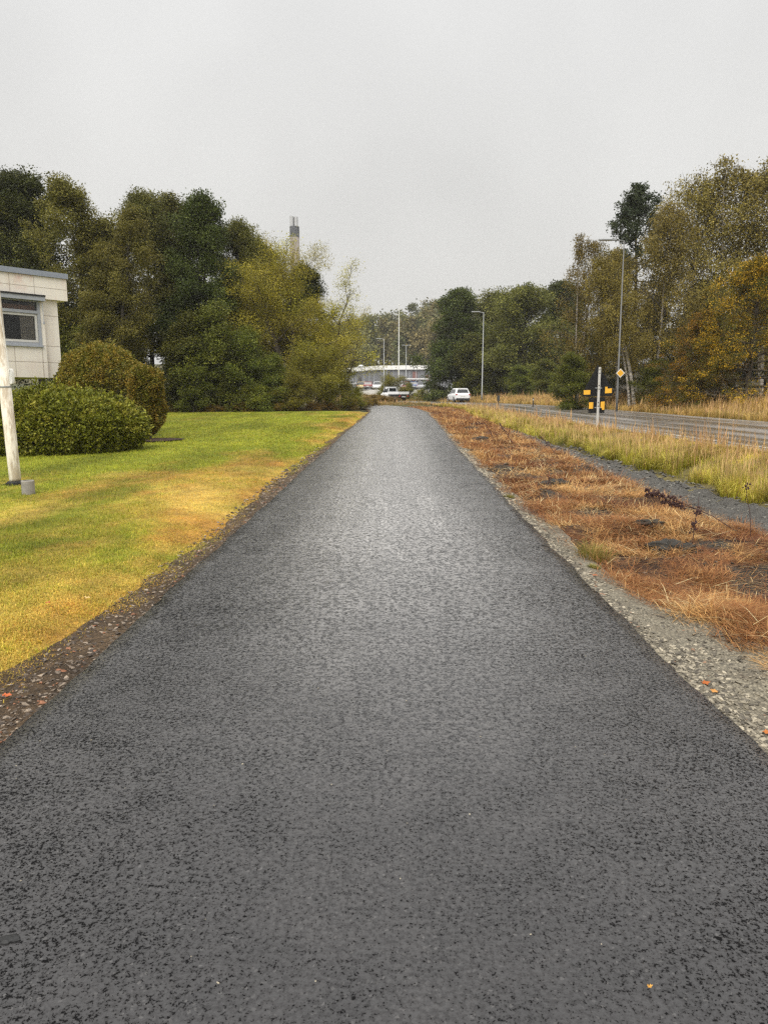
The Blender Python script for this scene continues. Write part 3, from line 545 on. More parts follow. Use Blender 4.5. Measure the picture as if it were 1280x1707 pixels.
proto('alder_b', 'bark', 16, seed=2, Rm=3.0, cb=.30, env=ov, n1=44, n2=8, elev=(25, 70), nleaf=50000, leaf=(.17, .10), sig=.33, pal=OLIVE2, tr=.18, stems=2)
proto('alder_c', 'bark', 15, seed=3, Rm=3.6, cb=.18, env=top, n1=50, n2=8, elev=(5, 60), nleaf=52000, leaf=(.18, .11), sig=.36, pal=DARK, tr=.2)
proto('young', 'bark', 7, seed=4, Rm=1.7, cb=.04, env=ov, n1=40, n2=6, elev=(20, 65), nleaf=20000, leaf=(.15, .09), sig=.26, pal=YOUNG, tr=.07, stems=2)
proto('young_b', 'bark', 7, seed=14, Rm=2.0, cb=.02, env=top, n1=40, n2=6, elev=(10, 60), nleaf=22000, leaf=(.15, .09), sig=.28, pal=YOUNG, tr=.07, stems=3)
proto('willow', 'willowbark', 11, seed=5, Rm=5.0, cb=.26, env=lambda f: .95 - .25 * f, n1=34, n2=12, elev=(10, 70), nleaf=46000, leaf=(.17, .05), sig=.38, pal=WILLOW, tr=.30, stems=3, wander=.6)
proto('willow_thin', 'willowbark', 10, dense=1.5, seed=6, Rm=3.2, cb=.35, env=lambda f: .9 - .3 * f, n1=26, n2=9, elev=(20, 65), nleaf=7500, leaf=(.16, .05), sig=.34, pal=WILLOW, tr=.13, stems=3, wander=.5)
proto('scrub', 'willowbark', 4, seed=7, Rm=2.3, cb=.02, env=lambda f: .95 - .35 * f, n1=44, n2=7, elev=(20, 75), nleaf=24000, leaf=(.13, .045), sig=.24, pal=SCRUB, tr=.05, stems=5)
proto('bramble', 'willowbark', 1.3, seed=8, Rm=1.4, cb=.02, env=lambda f: 1 - .4 * f, n1=26, n2=5, elev=(5, 60), nleaf=6000, leaf=(.10, .06), sig=.18, pal=RUST, tr=.02, stems=3)
proto('birch_a', 'birch', 16, dense=.95, seed=9, Rm=3.4, cb=.24, env=lambda f: math.sin(math.pi * (.22 + .74 * f)) ** .7, n1=46, n2=9, elev=(28, 72), droop=.34, nleaf=36000, leaf=(.12, .075), sig=.42, pal=BIRCH, hang=2.0, tr=.13)
proto('birch_b', 'birch', 16, dense=.8, seed=10, Rm=3.0, cb=.20, env=lambda f: math.sin(math.pi * (.25 + .7 * f)) ** .8, n1=42, n2=9, elev=(35, 75), droop=.30, nleaf=27000, leaf=(.12, .075), sig=.40, pal=BIRCH, hang=2.2, tr=.12, stems=2)
proto('birch_lean', 'birch', 12, seed=12, Rm=2.2, cb=.42, env=ov, n1=34, n2=8, elev=(25, 65), droop=.4, nleaf=15000, leaf=(.12, .075), sig=.36, pal=BIRCH, hang=2.6, tr=.14, leanx=-3.4, wander=.25)
proto('maple', 'bark', 13, seed=13, Rm=5.0, cb=.04, env=lambda f: (1 - f) ** .62 * .92 + .1, n1=54, n2=9, elev=(2, 55), droop=.16, nleaf=52000, leaf=(.26, .18), sig=.42, pal=DARK, tr=.25)
proto('ash', 'bark', 13, seed=15, Rm=4.2, cb=.05, env=ov, n1=54, n2=8, elev=(10, 62), nleaf=46000, leaf=(.24, .15), sig=.46, pal=OLIVE, tr=.22)
proto('spruce_like', 'bark', 17, seed=23, Rm=3.4, cb=.48, env=lambda f: .95 * (1 - f) ** .85 + .10, n1=34, n2=6, elev=(8, 58), nleaf=13000, leaf=(.19, .12), sig=.20, pal=[(.03, .045, .02), (.055, .072, .03), (.09, .10, .045)], tr=.18)
proto('larch', 'willowbark', 9, seed=17, Rm=4.2, cb=.05, env=lambda f: (1 - f) ** .8 * .95 + .08, n1=60, n2=10, elev=(-6, 45), droop=-.10, nleaf=60000, leaf=(.15, .035), sig=.20, pal=GOLD, tr=.16)
def tree(key, name, cat, label, px, ytop, Y, width=1.0, rz=None, group=None, sink=.1, base_x=None):
    a, li, b, Ht = PROTO[key]; q = W(px, ytop, Y); X = q.x if base_x is None else base_x; gz = float(H(X, Y)) - sink
    s = max(.15, (q.z - gz) / (Ht * 1.0)); t = thing(name, label, cat, (X, Y, gz), random.Random(hash((px, Y)) & 0xffff).random() * 6.28 if rz is None else rz, group)
    t.scale = (s * width, s * width, s); link('trunk', a, None, t); link('limbs', li, None, t); link('crown', b, None, t); return t
T_ = 'tree'; G = 'trees of the wood behind the lawn'
for a in [
    ('alder_a', 'alder_tree', 'tall dark olive tree above the roof edge of the white building', -30, 318, 50, 1.25),
    ('alder_c', 'alder_tree', 'dark full tree with the highest crown of the left wood, above the pale building roof', 45, 288, 51, 1.15),
    ('alder_b', 'alder_tree', 'olive brown tree just right of the building roof corner', 135, 318, 47, 1.15),
    ('alder_b', 'alder_tree', 'lighter olive tree in front of the wood above the brown topiary', 178, 346, 43, 1.0),
    ('alder_a', 'alder_tree', 'tall tree with bare dark trunks showing between topiary and young trees', 240, 328, 52, 1.0),
    ('alder_a', 'alder_tree', 'dark pointed tree, middle one of the tall row behind the lawn', 292, 326, 53, 1.0),
    ('alder_c', 'alder_tree', 'dark heavy tree ending the tall row before it steps down to the willow', 338, 332, 51, 1.0),
    ('alder_a', 'alder_tree', 'dark tree with lower crown just left of the yellow willow', 385, 372, 54, .95),
    ('alder_c', 'alder_tree', 'dark tree behind the yellow willow and below the chimney', 440, 408, 58, 1.15),
    ('alder_c', 'alder_tree', 'dark tree standing behind the right half of the yellow willow', 512, 446, 60, 1.15),
    ('young', 'young_tree', 'young green tree beside the brown topiary at the lawn edge', 288, 520, 45, 1.15),
    ('young_b', 'young_tree', 'bushy young green tree at the lawn edge left of the willow', 340, 508, 46, 1.2),
    ('young', 'young_tree', 'small young tree in front of the bushy green ones at the lawn edge', 318, 585, 44.6, 1.2),
    ('young_b', 'young_tree', 'dense green young tree directly left of the willow trunk', 405, 545, 46.5, 1.25),
    ('young', 'young_tree', 'slim green young tree between topiary and tall trunks', 232, 560, 46, 1.1),
    ('young_b', 'young_tree', 'low leafy green tree in front of the willow trunk', 448, 590, 46.5, 1.2),
    ('young_b', 'young_tree', 'shaded green tree behind the brown topiary dome', 160, 540, 45, 1.2),
    ('young', 'young_tree', 'shaded leafy tree behind the corner of the pale building', 112, 520, 46, 1.2),
]: tree(a[0], a[1], T_, a[2], *a[3:], group=G)
tree('willow', 'willow_tree', T_, 'broad yellow green willow with forked dark limbs below the chimney', 480, 400, 51, 1.12, rz=.4, group=G)
tree('willow_thin', 'willow_tree', T_, 'thin half bare willow standing out against the sky right of the chimney', 545, 440, 54, 1.1, group=G)
tree('willow_thin', 'willow_tree', T_, 'sparse yellow willow at the end of the wood, lower than the half bare one', 572, 497, 56, .9, group=G)
tree('willow_thin', 'willow_tree', T_, 'airy pale willow at the top left of the broad yellow willow', 432, 400, 53, 1.1, group=G)
tree('willow', 'willow_tree', T_, 'low spreading yellow willow at the end of the wood by the path bend', 530, 540, 54, .85, group=G)
S = 'shrubs along the wood edge'
for a in [
    ('scrub', 'scrub_willow', 'round olive brown scrub willow under the broad yellow willow', 520, 570, 48, 1.05), ('scrub', 'scrub_willow', 'lower green brown scrub bush at the lawn edge in front of the round one', 495, 618, 46.6, 1.5),
    ('scrub', 'scrub_willow', 'grey green scrub bush at the last bend of the path', 562, 622, 51, 1.25), ('young_b', 'scrub_willow', 'dark green scrub bush at the lawn edge below the willow trunk', 455, 628, 46.2, 1.3),
    ('scrub', 'scrub_willow', 'small scrub bush nearest the path where it bends out of sight', 590, 645, 55, 1.3), ('young_b', 'scrub_willow', 'leafy low bush at the lawn edge under the tall dark trees', 372, 625, 45.6, 1.3),
    ('young_b', 'scrub_willow', 'low shaded bush at the lawn edge beside the topiary column', 295, 630, 45.4, 1.3), ('scrub', 'scrub_willow', 'dark olive bush at the lawn edge in front of the dense green young tree', 418, 640, 45.6, 1.4)]:
    tree(a[0], a[1], 'shrub', a[2], *a[3:], group=S)
for i, (px, yt, Y) in enumerate([(286, 672, 44.6), (315, 675, 45), (348, 671, 45), (378, 674, 45.2), (402, 668, 45.2), (430, 671, 45.6), (462, 668, 45.8), (490, 672, 46), (522, 668, 46.8), (552, 670, 48), (580, 665, 51), (604, 664, 56), (622, 662, 63)]):
    tree('bramble', 'bramble_bush', 'bramble', 'low rusty bramble in the row along the edge of lawn and wood', px, yt, Y, 1.5, group='brambles along the edge of the lawn')
G2 = 'trees of the wood beyond the road'
for a in [
    ('maple', 'maple_tree', 'large dark spreading tree behind the white car', 765, 484, 99, .9), ('ash', 'ash_tree', 'dark olive tree directly behind the tall lamp in mid field', 828, 490, 102, 1.1), ('ash', 'ash_tree', 'broad olive green tree right of the mid field lamp', 880, 478, 90, 1.15),
    ('maple', 'ash_tree', 'dark tree closing the gap between the olive tree and the birches', 935, 474, 98, .9), ('young', 'young_tree', 'pale leaved small tree leaning out at the foot of the dark spreading tree', 800, 556, 94, 1.6), ('ash', 'ash_tree', 'dark low tree behind the lamp base', 828, 560, 95, 1.2), ('young_b', 'young_tree', 'low dark bush at the foot of the olive green tree', 872, 610, 84, 1.7), ('young_b', 'young_tree', 'low dark bush under the dark tree beside the birches', 915, 600, 80, 1.6),
    ('birch_b', 'birch_tree', 'thin birch with drooping pale top at the outer end of the birch row', 972, 392, 50, .80), ('birch_a', 'birch_tree', 'weeping brown leaved birch behind the near lamp post', 1040, 415, 51, .95), ('birch_a', 'birch_tree', 'full weeping birch between the near lamp post and the golden larch', 1110, 345, 50, 1.0),
    ('birch_a', 'birch_tree', 'tall airy birch with sky showing through, right of the dark poplar', 1165, 290, 51, 1.05), ('birch_b', 'birch_tree', 'tallest thin birch above the golden larch', 1232, 262, 50, 1.05), ('birch_b', 'birch_tree', 'tall thin birch above the larch, partly outside the picture', 1300, 272, 49, 1.05),
    ('spruce_like', 'poplar_tree', 'dark green tree rising behind the lamp head and the birches', 1070, 304, 58, 1.1), ('alder_c', 'alder_tree', 'dark tree filling in behind the leaning birch trunks', 1010, 520, 56, 1.2), ('alder_c', 'alder_tree', 'dark tree filling in behind the full weeping birch', 1095, 500, 57, 1.2), ('alder_c', 'alder_tree', 'dark tree behind the golden larch', 1185, 470, 56, 1.2), ('alder_c', 'alder_tree', 'dark tree behind the outermost golden branches', 1290, 470, 54, 1.2),
    ('larch', 'larch_tree', 'large golden larch with orange branch tips beside the road', 1262, 432, 39, 1.25), ('larch', 'larch_tree', 'smaller golden larch with low green inside, next to the birches', 1175, 520, 41, 1.15),
    ('young_b', 'young_tree', 'light green leafy bush under the outermost birch', 958, 590, 48, 1.35), ('young_b', 'young_tree', 'dark leafy bush at the foot of the full weeping birch', 1090, 600, 47, 1.5), ('young', 'young_tree', 'dark green bush under the smaller golden larch', 1150, 605, 44, 1.5)]:
    tree(a[0], a[1], T_, a[2], *a[3:], group=G2)
for px, dx, lab, wd, rz in ((1010, 0, 'white barked birch leaning left behind the diamond sign', 1.0, .1), (1030, .5, 'slender white birch stem beside the leaning one', .8, -.35)):
    q = W(1058 if dx == 0 else 1050, 652, 47.5); t = tree('birch_lean', 'birch_tree', T_, lab, px, 430 if dx == 0 else 455, 47.5, wd, rz=rz, group=G2, base_x=q.x)
# far wood on the hillside: one mass
def forest():
    rg = np.random.RandomState(44); A = []; c = []; D = []; nT = 150
    T = Tubes()
    for i in range(nT):
        px = 540 + 330 * rg.rand(); Y = 205 + 95 * rg.rand(); yt = np.interp(px, [540, 600, 640, 700, 760, 830], [540, 528, 522, 512, 500, 500]) + 34 * rg.rand() - 4 + (30 if Y < 225 else 0)
        if i < 14: px = [665, 676, 690, 702, 714, 722, 730, 738, 655, 748, 684, 710, 725, 640][i]; Y = 295 + 5 * i / 14; yt = [512, 518, 508, 511, 503, 498, 494, 496, 520, 492, 505, 500, 500, 522][i]
        q = W(px, yt, Y); gz = float(base(Y)) - .3; hT = q.z - gz; rad = 2.4 + 2.2 * rg.rand(); n = 800
        cc = [np.array((.17, .145, .06)), np.array((.11, .115, .045)), np.array((.21, .165, .065)), np.array((.14, .135, .05))][rg.randint(4)]
        k = 22; u = rg.rand(k); cz = gz + hT * (.22 + .76 * u); rr = rad * (np.sin(np.pi * (.25 + .72 * u)) ** .7) * .75; a = rg.rand(k) * 6.28
        C = np.stack([q.x + rr * np.cos(a) * rg.rand(k) ** .5, Y + rr * np.sin(a) * rg.rand(k) ** .5, cz], 1); s_ = rg.randint(0, k, n)
        A.append(C[s_] + rg.randn(n, 3) * np.array([.95, .95, .8]) * (rad / 4)); c.append(cc * (.7 + .6 * rg.rand(k))[s_][:, None] * (.8 + .4 * rg.rand(n))[:, None])
    A = np.concatenate(A); c = np.concatenate(c); n = len(A)
    return leaf_mesh('distant_woodland', A, rg.randn(n, 3), .55 + .5 * rg.rand(n), .45 + .4 * rg.rand(n), c, rg)
fw = link('distant_woodland', forest(), M['leaf']); tag(fw, 'hazy brown green wood on the hillside behind the grey hall', 'woodland', kind='stuff')

def clipped(seed, prof, n, leaf, pal, noise=.07, squash=(1, 1), depth=.3, shoots=0, sl=.22):
    """a clipped bush: leaves through the outer shell of a lathed, uneven body; prof = [(radius, z)]"""
    rg = np.random.RandomState(seed); pr = np.array(prof, float); seg = np.hypot(np.diff(pr[:, 0]), np.diff(pr[:, 1])); wgt = seg * (pr[:-1, 0] + pr[1:, 0] + .05); wgt /= wgt.sum()
    i = rg.choice(len(seg), n, p=wgt); t = rg.rand(n); r = pr[i, 0] * (1 - t) + pr[i + 1, 0] * t; z = pr[i, 1] * (1 - t) + pr[i + 1, 1] * t; a = rg.rand(n) * 6.283
    tn = np.stack([pr[i + 1, 1] - pr[i, 1], -(pr[i + 1, 0] - pr[i, 0])], 1); tn /= np.linalg.norm(tn, axis=1)[:, None] + 1e-9
    mxr = pr[:, 0].max(); lump = (vn(a * mxr * 1.0, z, .38, seed) - .5) * noise * 2.2 + (vn(a * mxr, z, .14, seed + 3) - .5) * noise * 1.3
    dpt = depth * rg.rand(n) ** 1.6; rr = np.maximum(r + tn[:, 0] * (lump - dpt), 0); zz = z + tn[:, 1] * (lump - dpt)
    A = np.stack([rr * np.cos(a) * squash[0], rr * np.sin(a) * squash[1], np.maximum(zz, .03)], 1)
    N = np.stack([tn[:, 0] * np.cos(a), tn[:, 0] * np.sin(a), tn[:, 1]], 1); D = N * .55 + rg.randn(n, 3) * .55 + np.array([[0, 0, -.1]])
    cl = np.clip(.45 + .35 * (vn(a * mxr, z, .22, seed + 9) - .5) * 2 + .25 * rg.randn(n), 0, 1); P3 = np.array(pal)
    c = np.where((cl < .5)[:, None], P3[0] + (P3[1] - P3[0]) * (cl * 2)[:, None], P3[1] + (P3[2] - P3[1]) * (cl * 2 - 1)[:, None])
    if shoots:
        b = rg.choice(np.nonzero(dpt < depth * .15)[0], shoots); k = 9; f = np.tile(np.arange(k) / k, shoots); b = np.repeat(b, k); gd = N[b] * .6 + np.repeat(rg.randn(shoots, 3), k, 0) * .35 + np.array([[0, 0, .55]])
        gl = np.repeat(sl * (.3 + .9 * rg.rand(shoots)), k); A2 = A[b] + gd * (gl * f)[:, None] + rg.randn(len(b), 3) * .012; A = np.concatenate([A, A2]); D = np.concatenate([D, gd * .6 + rg.randn(len(b), 3) * .5]); c = np.concatenate([c, c[b] * 1.2]); n = len(A)
    return leaf_mesh('foliage', A, D, leaf * (.6 + .8 * rg.rand(n)), leaf * .6 * (.6 + .8 * rg.rand(n)), c * (.75 + .5 * rg.rand(n))[:, None], rg)
def branches(seed, n, Rr, h, x=1, y=1):
    rg = np.random.RandomState(seed); T = Tubes()
    for i in range(n):
        a = rg.rand() * 6.28; f = rg.rand(); e = np.array([math.cos(a) * Rr * f * x, math.sin(a) * Rr * f * y, h * (.55 + .35 * rg.rand())]); m = e * .5 + rg.randn(3) * .08; m[2] *= .8
        T.add([e * .06 * np.array([1, 1, 0]), m, e], [.035, .02, .008], 5)
    return T.mesh('branches')
def bush(name, label, cat, px, Y, foliage, br, rz=0, gz=None):
    q = W(px, 700, Y); z = float(H(q.x, Y)) if gz is None else gz
    t = thing(name, label, cat, (q.x, Y, z - .03), rz); foliage.materials.append(M['leaf_hedge']); br.materials.append(M['bark']); link('foliage', foliage, None, t); link('branches', br, None, t); return t
LAUREL = [(0.101, 0.119, 0.012), (0.172, 0.194, 0.019), (0.295, 0.279, 0.038)]; BEECH = [(0.104, 0.085, 0.012), (0.22, 0.143, 0.02), (0.383, 0.254, 0.036)]; BEECHG = [(0.108, 0.12, 0.015), (0.197, 0.169, 0.023), (0.356, 0.238, 0.038)]
bush('laurel_bush', 'wide glossy green rounded bush in front of the brown topiary', 'bush', 100, 18.2, clipped(21, [(1.75, .02), (2.0, .35), (2.05, .7), (1.9, 1.0), (1.6, 1.22), (1.15, 1.40), (.6, 1.53), (.02, 1.57)], 62000, .072, LAUREL, .15, (1.0, .62), .40, 240, .14), branches(22, 26, 1.7, 1.7, 1, .6), .35)
bush('laurel_bush', 'green bush behind the flagpole foot at the picture edge', 'bush', -45, 17.4, clipped(24, [(1.1, .02), (1.3, .4), (1.25, .8), (.9, 1.2), (.4, 1.42), (.02, 1.48)], 22000, .085, LAUREL, .15, (1, .8), .40, 90, .14), branches(25, 16, 1.1, 1.3), .3)
bush('beech_topiary', 'large clipped brown beech dome behind the wide green bush', 'topiary', 174, 23.0, clipped(26, [(1.05, .02), (1.30, .5), (1.36, 1.2), (1.33, 1.8), (1.17, 2.3), (.85, 2.66), (.42, 2.88), (.02, 2.95)], 60000, .062, BEECHG, .085, (1, 1), .3, 260, .13), branches(27, 24, 1.0, 2.7), 0)
bush('beech_topiary', 'narrow clipped brown beech column right of the larger dome', 'topiary', 248, 21.6, clipped(28, [(.14, .22), (.33, .45), (.46, .85), (.52, 1.35), (.52, 1.75), (.42, 2.0), (.22, 2.13), (.02, 2.17)], 30000, .058, BEECHG, .08, (1, 1), .25, 120, .12), branches(29, 12, .4, 2.1), 0)
sb = W(262, 735, 21.5)
mb = link('soil_bed', mesh_np('soil_bed', np.array([(sb.x + .75 * math.cos(a) * (1 + .12 * math.sin(3 * a)), 21.5 + .75 * math.sin(a), float(H(sb.x + .75 * math.cos(a), 21.5 + .75 * math.sin(a))) + .03) for a in np.linspace(0, 6.2, 24)] + [(sb.x, 21.5, float(H(sb.x, 21.5)) + .07)]), np.array([(i, (i + 1) % 24, 24) for i in range(24)]), np.tile([[.05, .03, .022]], (25, 1))), M['soil']); tag(mb, 'dark bare soil around the topiary column', kind='structure')
# scrub around the bend and before the parking deck
for a in [('scrub', 'rowan_bush', 'dark green bush behind the white pickup', 655, 624, 112, 1.5), ('young_b', 'rowan_bush', 'dark bush right of the white pickup below the shelter roof', 682, 638, 115, 1.4), ('young_b', 'rowan_bush', 'low dark bush beside the deck wall left of the pickup', 640, 640, 118, 1.2), ('bramble', 'rowan_bush', 'rusty low bush left of the white pickup at the path bend', 625, 655, 86, 2.2), ('bramble', 'rowan_bush', 'rusty low bush in front of the white pickup', 645, 658, 84, 2.2), ('young_b', 'rowan_bush', 'low dark bush below the dark spreading tree left of the white car', 728, 640, 100, 1.4), ('scrub', 'rowan_bush', 'reed coloured low bush between pickup and white car', 705, 648, 106, 1.8)]:
    tree(a[0], a[1], 'bush', a[2], *a[3:], group='bushes beyond the path bend')

# ------------------------------------------------------------------ the pale building at the left
def building():
    Cn = W(107, 630, 24.0); a = Vector((-.645, -.764, 0)).normalized(); n = Vector((-a.y, a.x, 0)); n = n if n.x > 0 else -n
    gz = float(H(Cn.x, Cn.y)) - .15; rz = math.atan2(a.y, a.x)
    # local x = along the facade (towards the viewer's left), local y = outwards if the basis is right handed
    out = 1 if Vector((-math.sin(rz), math.cos(rz), 0)).dot(n) > 0 else -1
    t = thing('office_building', 'pale stained concrete building corner overhanging at the left edge', 'building', (Cn.x, Cn.y, gz), rz)
    zb = Cn.z - gz; zt = W(114, 455, 24).z - gz; zf = W(114, 501, 24).z - gz; zr = W(114, 464, 24).z - gz; L, D = 16., 9.
    def bx(m, x0, x1, o0, o1, z0, z1): return m.box(x0, x1, min(o0 * out, o1 * out), max(o0 * out, o1 * out), z0, z1)
    ws, wt, wx0, wx1 = zb + 1.0, zf + .10, .62, 1.92
    m = MB(); bx(m, .50, wx0, 0, -.3, zb, zf); bx(m, 0, .497, -.10, -.3, zb, zf); bx(m, wx0 + .003, wx1 - .003, .0, -.3, zb, ws)
    bx(m, wx1, wx1 + .35, 0, -.3, zb, zf); bx(m, wx1 + .353, L, 0, -.3, zb, ws); bx(m, 0, .3, -.303, -D, zb, zf); bx(m, .303, L, -.31, -D, zb, zb + .2); bx(m, .303, L, -D, -D - .2, zb, zf)
    wall = m.build('wall', M['panel'], t)
    m = MB(); bx(m, -.30, L, .02, -D - .3, zf + .003, zr); m.build('fascia', M['panelpink'], t)
    m = MB(); bx(m, -.34, L, .07, -D - .34, zr + .003, zt); m.build('roof', M['trim'], t)
    m = MB()
    for x in (wx0 + .02, wx1 + .05, 1.50, 2.9, 3.9, 4.9): bx(m, x - .006, x + .006, .003, -.02, zb + .01, ws - .03)
    bx(m, .52, L, .003, -.02, zb + .48, zb + .492); bx(m, .01, .49, -.097, -.12, zb + .48, zb + .492); bx(m, .01, .49, -.097, -.12, ws, ws + .012); bx(m, .51, .61, .003, -.02, ws, ws + .012); bx(m, .01, .49, -.097, -.12, ws + .95, ws + .962)
    m.build('panel_joint', M['joint'], wall)
    m = MB()
    zm = (zf + zr) / 2
    bx(m, -.29, L, .023, 0, zm, zm + .01)
    for x in (.75, 1.5, 1.95, 2.6, 3.6, 5): bx(m, x, x + .01, .023, 0, zf + .01, zr - .01)
    m.build('panel_joint', M['joint'], wall)
    for k, x0 in enumerate((wx0, wx1 + .36, wx1 + .36 + 1.72, wx1 + .36 + 3.44)):
        x1 = x0 + (wx1 - wx0)
        f = MB(); bx(f, x0, x0 + .09, .015, -.14, ws, wt - .1); bx(f, x1 - .09, x1, .015, -.14, ws, wt - .1); bx(f, x0 + .093, x1 - .093, .013, -.14, ws, ws + .08); bx(f, x0 + .093, x1 - .093, .013, -.14, wt - .22, wt - .1); bx(f, x0 + .093, x1 - .093, .013, -.14, ws + .98, ws + 1.07)
        fr = f.build('window', M['frame'], t)
        s = MB(); a0, a1, b0, b1 = x0 + .10, x1 - .10, ws + .09, ws + .97
        bx(s, a0, a0 + .07, -.02, -.08, b0, b1); bx(s, a1 - .07, a1, -.02, -.08, b0, b1); bx(s, a0 + .072, a1 - .072, -.02, -.08, b0, b0 + .07); bx(s, a0 + .072, a1 - .072, -.02, -.08, b1 - .07, b1); s.build('sash', M['whiteframe'], fr)
        g_ = MB(); bx(g_, a0 + .071, a1 - .071, -.05, -.055, b0 + .071, b1 - .071); bx(g_, a0, a1, -.05, -.055, b1 + .1, wt - .23); g_.build('pane', M['winglass'], fr)
        c = MB()
        for i in range(7):
            xx = a0 + .08 + i * .062; bx(c, xx, xx + .05, -.10, -.12 - .02 * (i % 2), b0 + .05, b1 - .02)
        c.build('curtain', M['curtain'], fr)
        c = MB(); bx(c, a0, a1, -.16, -.17, b1 + .06, wt - .32); c.build('blind', M['blind'], fr)
        s = MB(); bx(s, x0 - .02, x1 + .02, .05, -.02, ws - .05, ws - .003); s.build('sill', M['frame'], fr)
        s = MB(); bx(s, x0 + .093, x1 - .093, -.6, -.62, ws + .05, wt - .15); s.build('room', M['dark'], fr)
    a_ = MB(); bx(a_, wx0 - .12, L - .5, .16, .025, zf - .08, zf + .05); aw = a_.build('awning_box', M['frame'], t); a_ = MB(); bx(a_, wx0 - .13, L - .5, .18, .024, zf + .053, zf + .10); a_.build('awning_cover', M['black'], aw)
    a_ = MB(); a_.tube([(wx0 - .04, .10 * out, zf - .08), (wx0 - .05, .11 * out, ws + .72)], .012, 6); a_.tube([(wx0 - .05, .11 * out, ws + .73), (wx0 - .05, .11 * out, ws + .66)], .03, 6); a_.build('awning_arm', M['frame'], aw)
    m = MB(); bx(m, 1.2, L, -2.2, -2.5, 0, zb - .003); m.build('ground_floor_wall', M['dark'], t)
M['winglass'] = NT('window glass'); _g = M['winglass']; _tr = _g.new('BsdfTransparent'); _tr.inputs[0].default_value = (.75, .77, .76, 1); _gl = _g.new('BsdfGlossy'); _gl.inputs['Roughness'].default_value = .03
_fr = _g.new('Fresnel'); _fr.inputs[0].default_value = 1.4; _ms = _g.new('MixShader'); _g.l.new(_fr.outputs[0], _ms.inputs[0]); _g.l.new(_tr.outputs[0], _ms.inputs[1]); _g.l.new(_gl.outputs[0], _ms.inputs[2]); _g.l.new(_ms.outputs[0], _g.out.inputs['Surface']); M['winglass'] = _g.m
building()

# ------------------------------------------------------------------ flagpole, pipe stub
q = W(27, 808, 12.0); gz = float(H(q.x, 12.0))
fp = thing('flagpole', 'weathered white flagpole on the lawn at the left edge', 'flagpole', (q.x, 12.0, gz)); fp.rotation_euler = (0, R(-1.5), 0)
MB().lathe([(.085, .05), (.092, .1), (.094, 1.62), (.082, 1.625), (.080, 4), (.062, 9), (.045, 10)], 20).build('pole', M['pole'], fp, smooth=True)
b = MB().lathe([(.15, -.02), (.15, .035), (.13, .04), (.125, .055), (.098, .06)], 14); b.box(-.19, .19, -.05, .05, -.01, .02); b.build('base_plate', M['black'], fp)
MB().lathe([(.0965, 1.600), (.0985, 1.603), (.0985, 1.622), (.0965, 1.625)], 20).build('joint_ring', M['galv'], fp)
cl = MB(); cl.box(.088, .125, -.012, .012, 1.66, 1.90); cl.build('cleat', M['white'], fp)
rp = MB()
for k in range(4): rp.tube([(.12 + .02 * math.cos(s) + .006 * k, -.02 + .012 * k, 1.78 + .12 * math.sin(s)) for s in np.linspace(-1.6, 4.6, 18)], .006, 5)
rp.tube([(.11, -.02, 1.88), (.095, -.03, 2.3), (.07, -.10, 3.2), (.072, -.09, 5.), (.066, -.06, 8)], .005, 5); rp.build('rope', M['white'], fp)
q = W(50, 843, 10.9); gz = float(H(q.x, 10.9))
cs = thing('pipe_stub', 'short grey concrete pipe stub standing in the lawn beside the flagpole', 'pipe', (q.x, 10.9, gz))
MB().lathe([(.088, -.05), (.094, .0), (.094, .195), (.088, .203), (.072, .203), (.07, .10)], 22).build('pipe', M['concrete'], cs, smooth=False)
MB().lathe([(.069, .10), (.02, .105)], 16).build('fill', M['dark'], cs)

# ------------------------------------------------------------------ chimney far away
Yc = 360.; q = W(491, 378, Yc); gz = float(base(Yc)) - .5; X0 = q.x
ch = thing('chimney_stack', 'tall grey industrial chimney with dark band rising behind the wood', 'chimney', (X0, Yc, gz)); ht = q.z - gz; r = 2.25
zb_ = W(491, 396, Yc).z - gz
MB().lathe([(r * 1.15, 0), (r * 1.02, ht * .6), (r, zb_)], 32).build('shaft', M['chimney'], ch, smooth=True)
MB().lathe([(r + .03, zb_ + .01), (r + .03, ht), (r - .3, ht), (r - .35, ht - .1)], 32).build('band', M['chimneyband'], ch)
ft = W(491, 361, Yc).z - gz
for k, (dx, dy_, h_) in enumerate([(-1.15, -.5, 1.0), (.9, -.7, .93), (-.1, 1.1, .97)]): MB().lathe([(.92, ht - .5), (.92, ht + (ft - ht) * h_), (.8, ht + (ft - ht) * h_), (.78, ht + (ft - ht) * h_ - .3)], 16, (dx, dy_, 0)).build('flue', M['flue'], ch)
m = MB(); m.tube([(-1.75, -.5, ht - .2), (-1.75, -.5, ft + .3)], .12, 6); m.build('lightning_rod', M['galv'], ch)

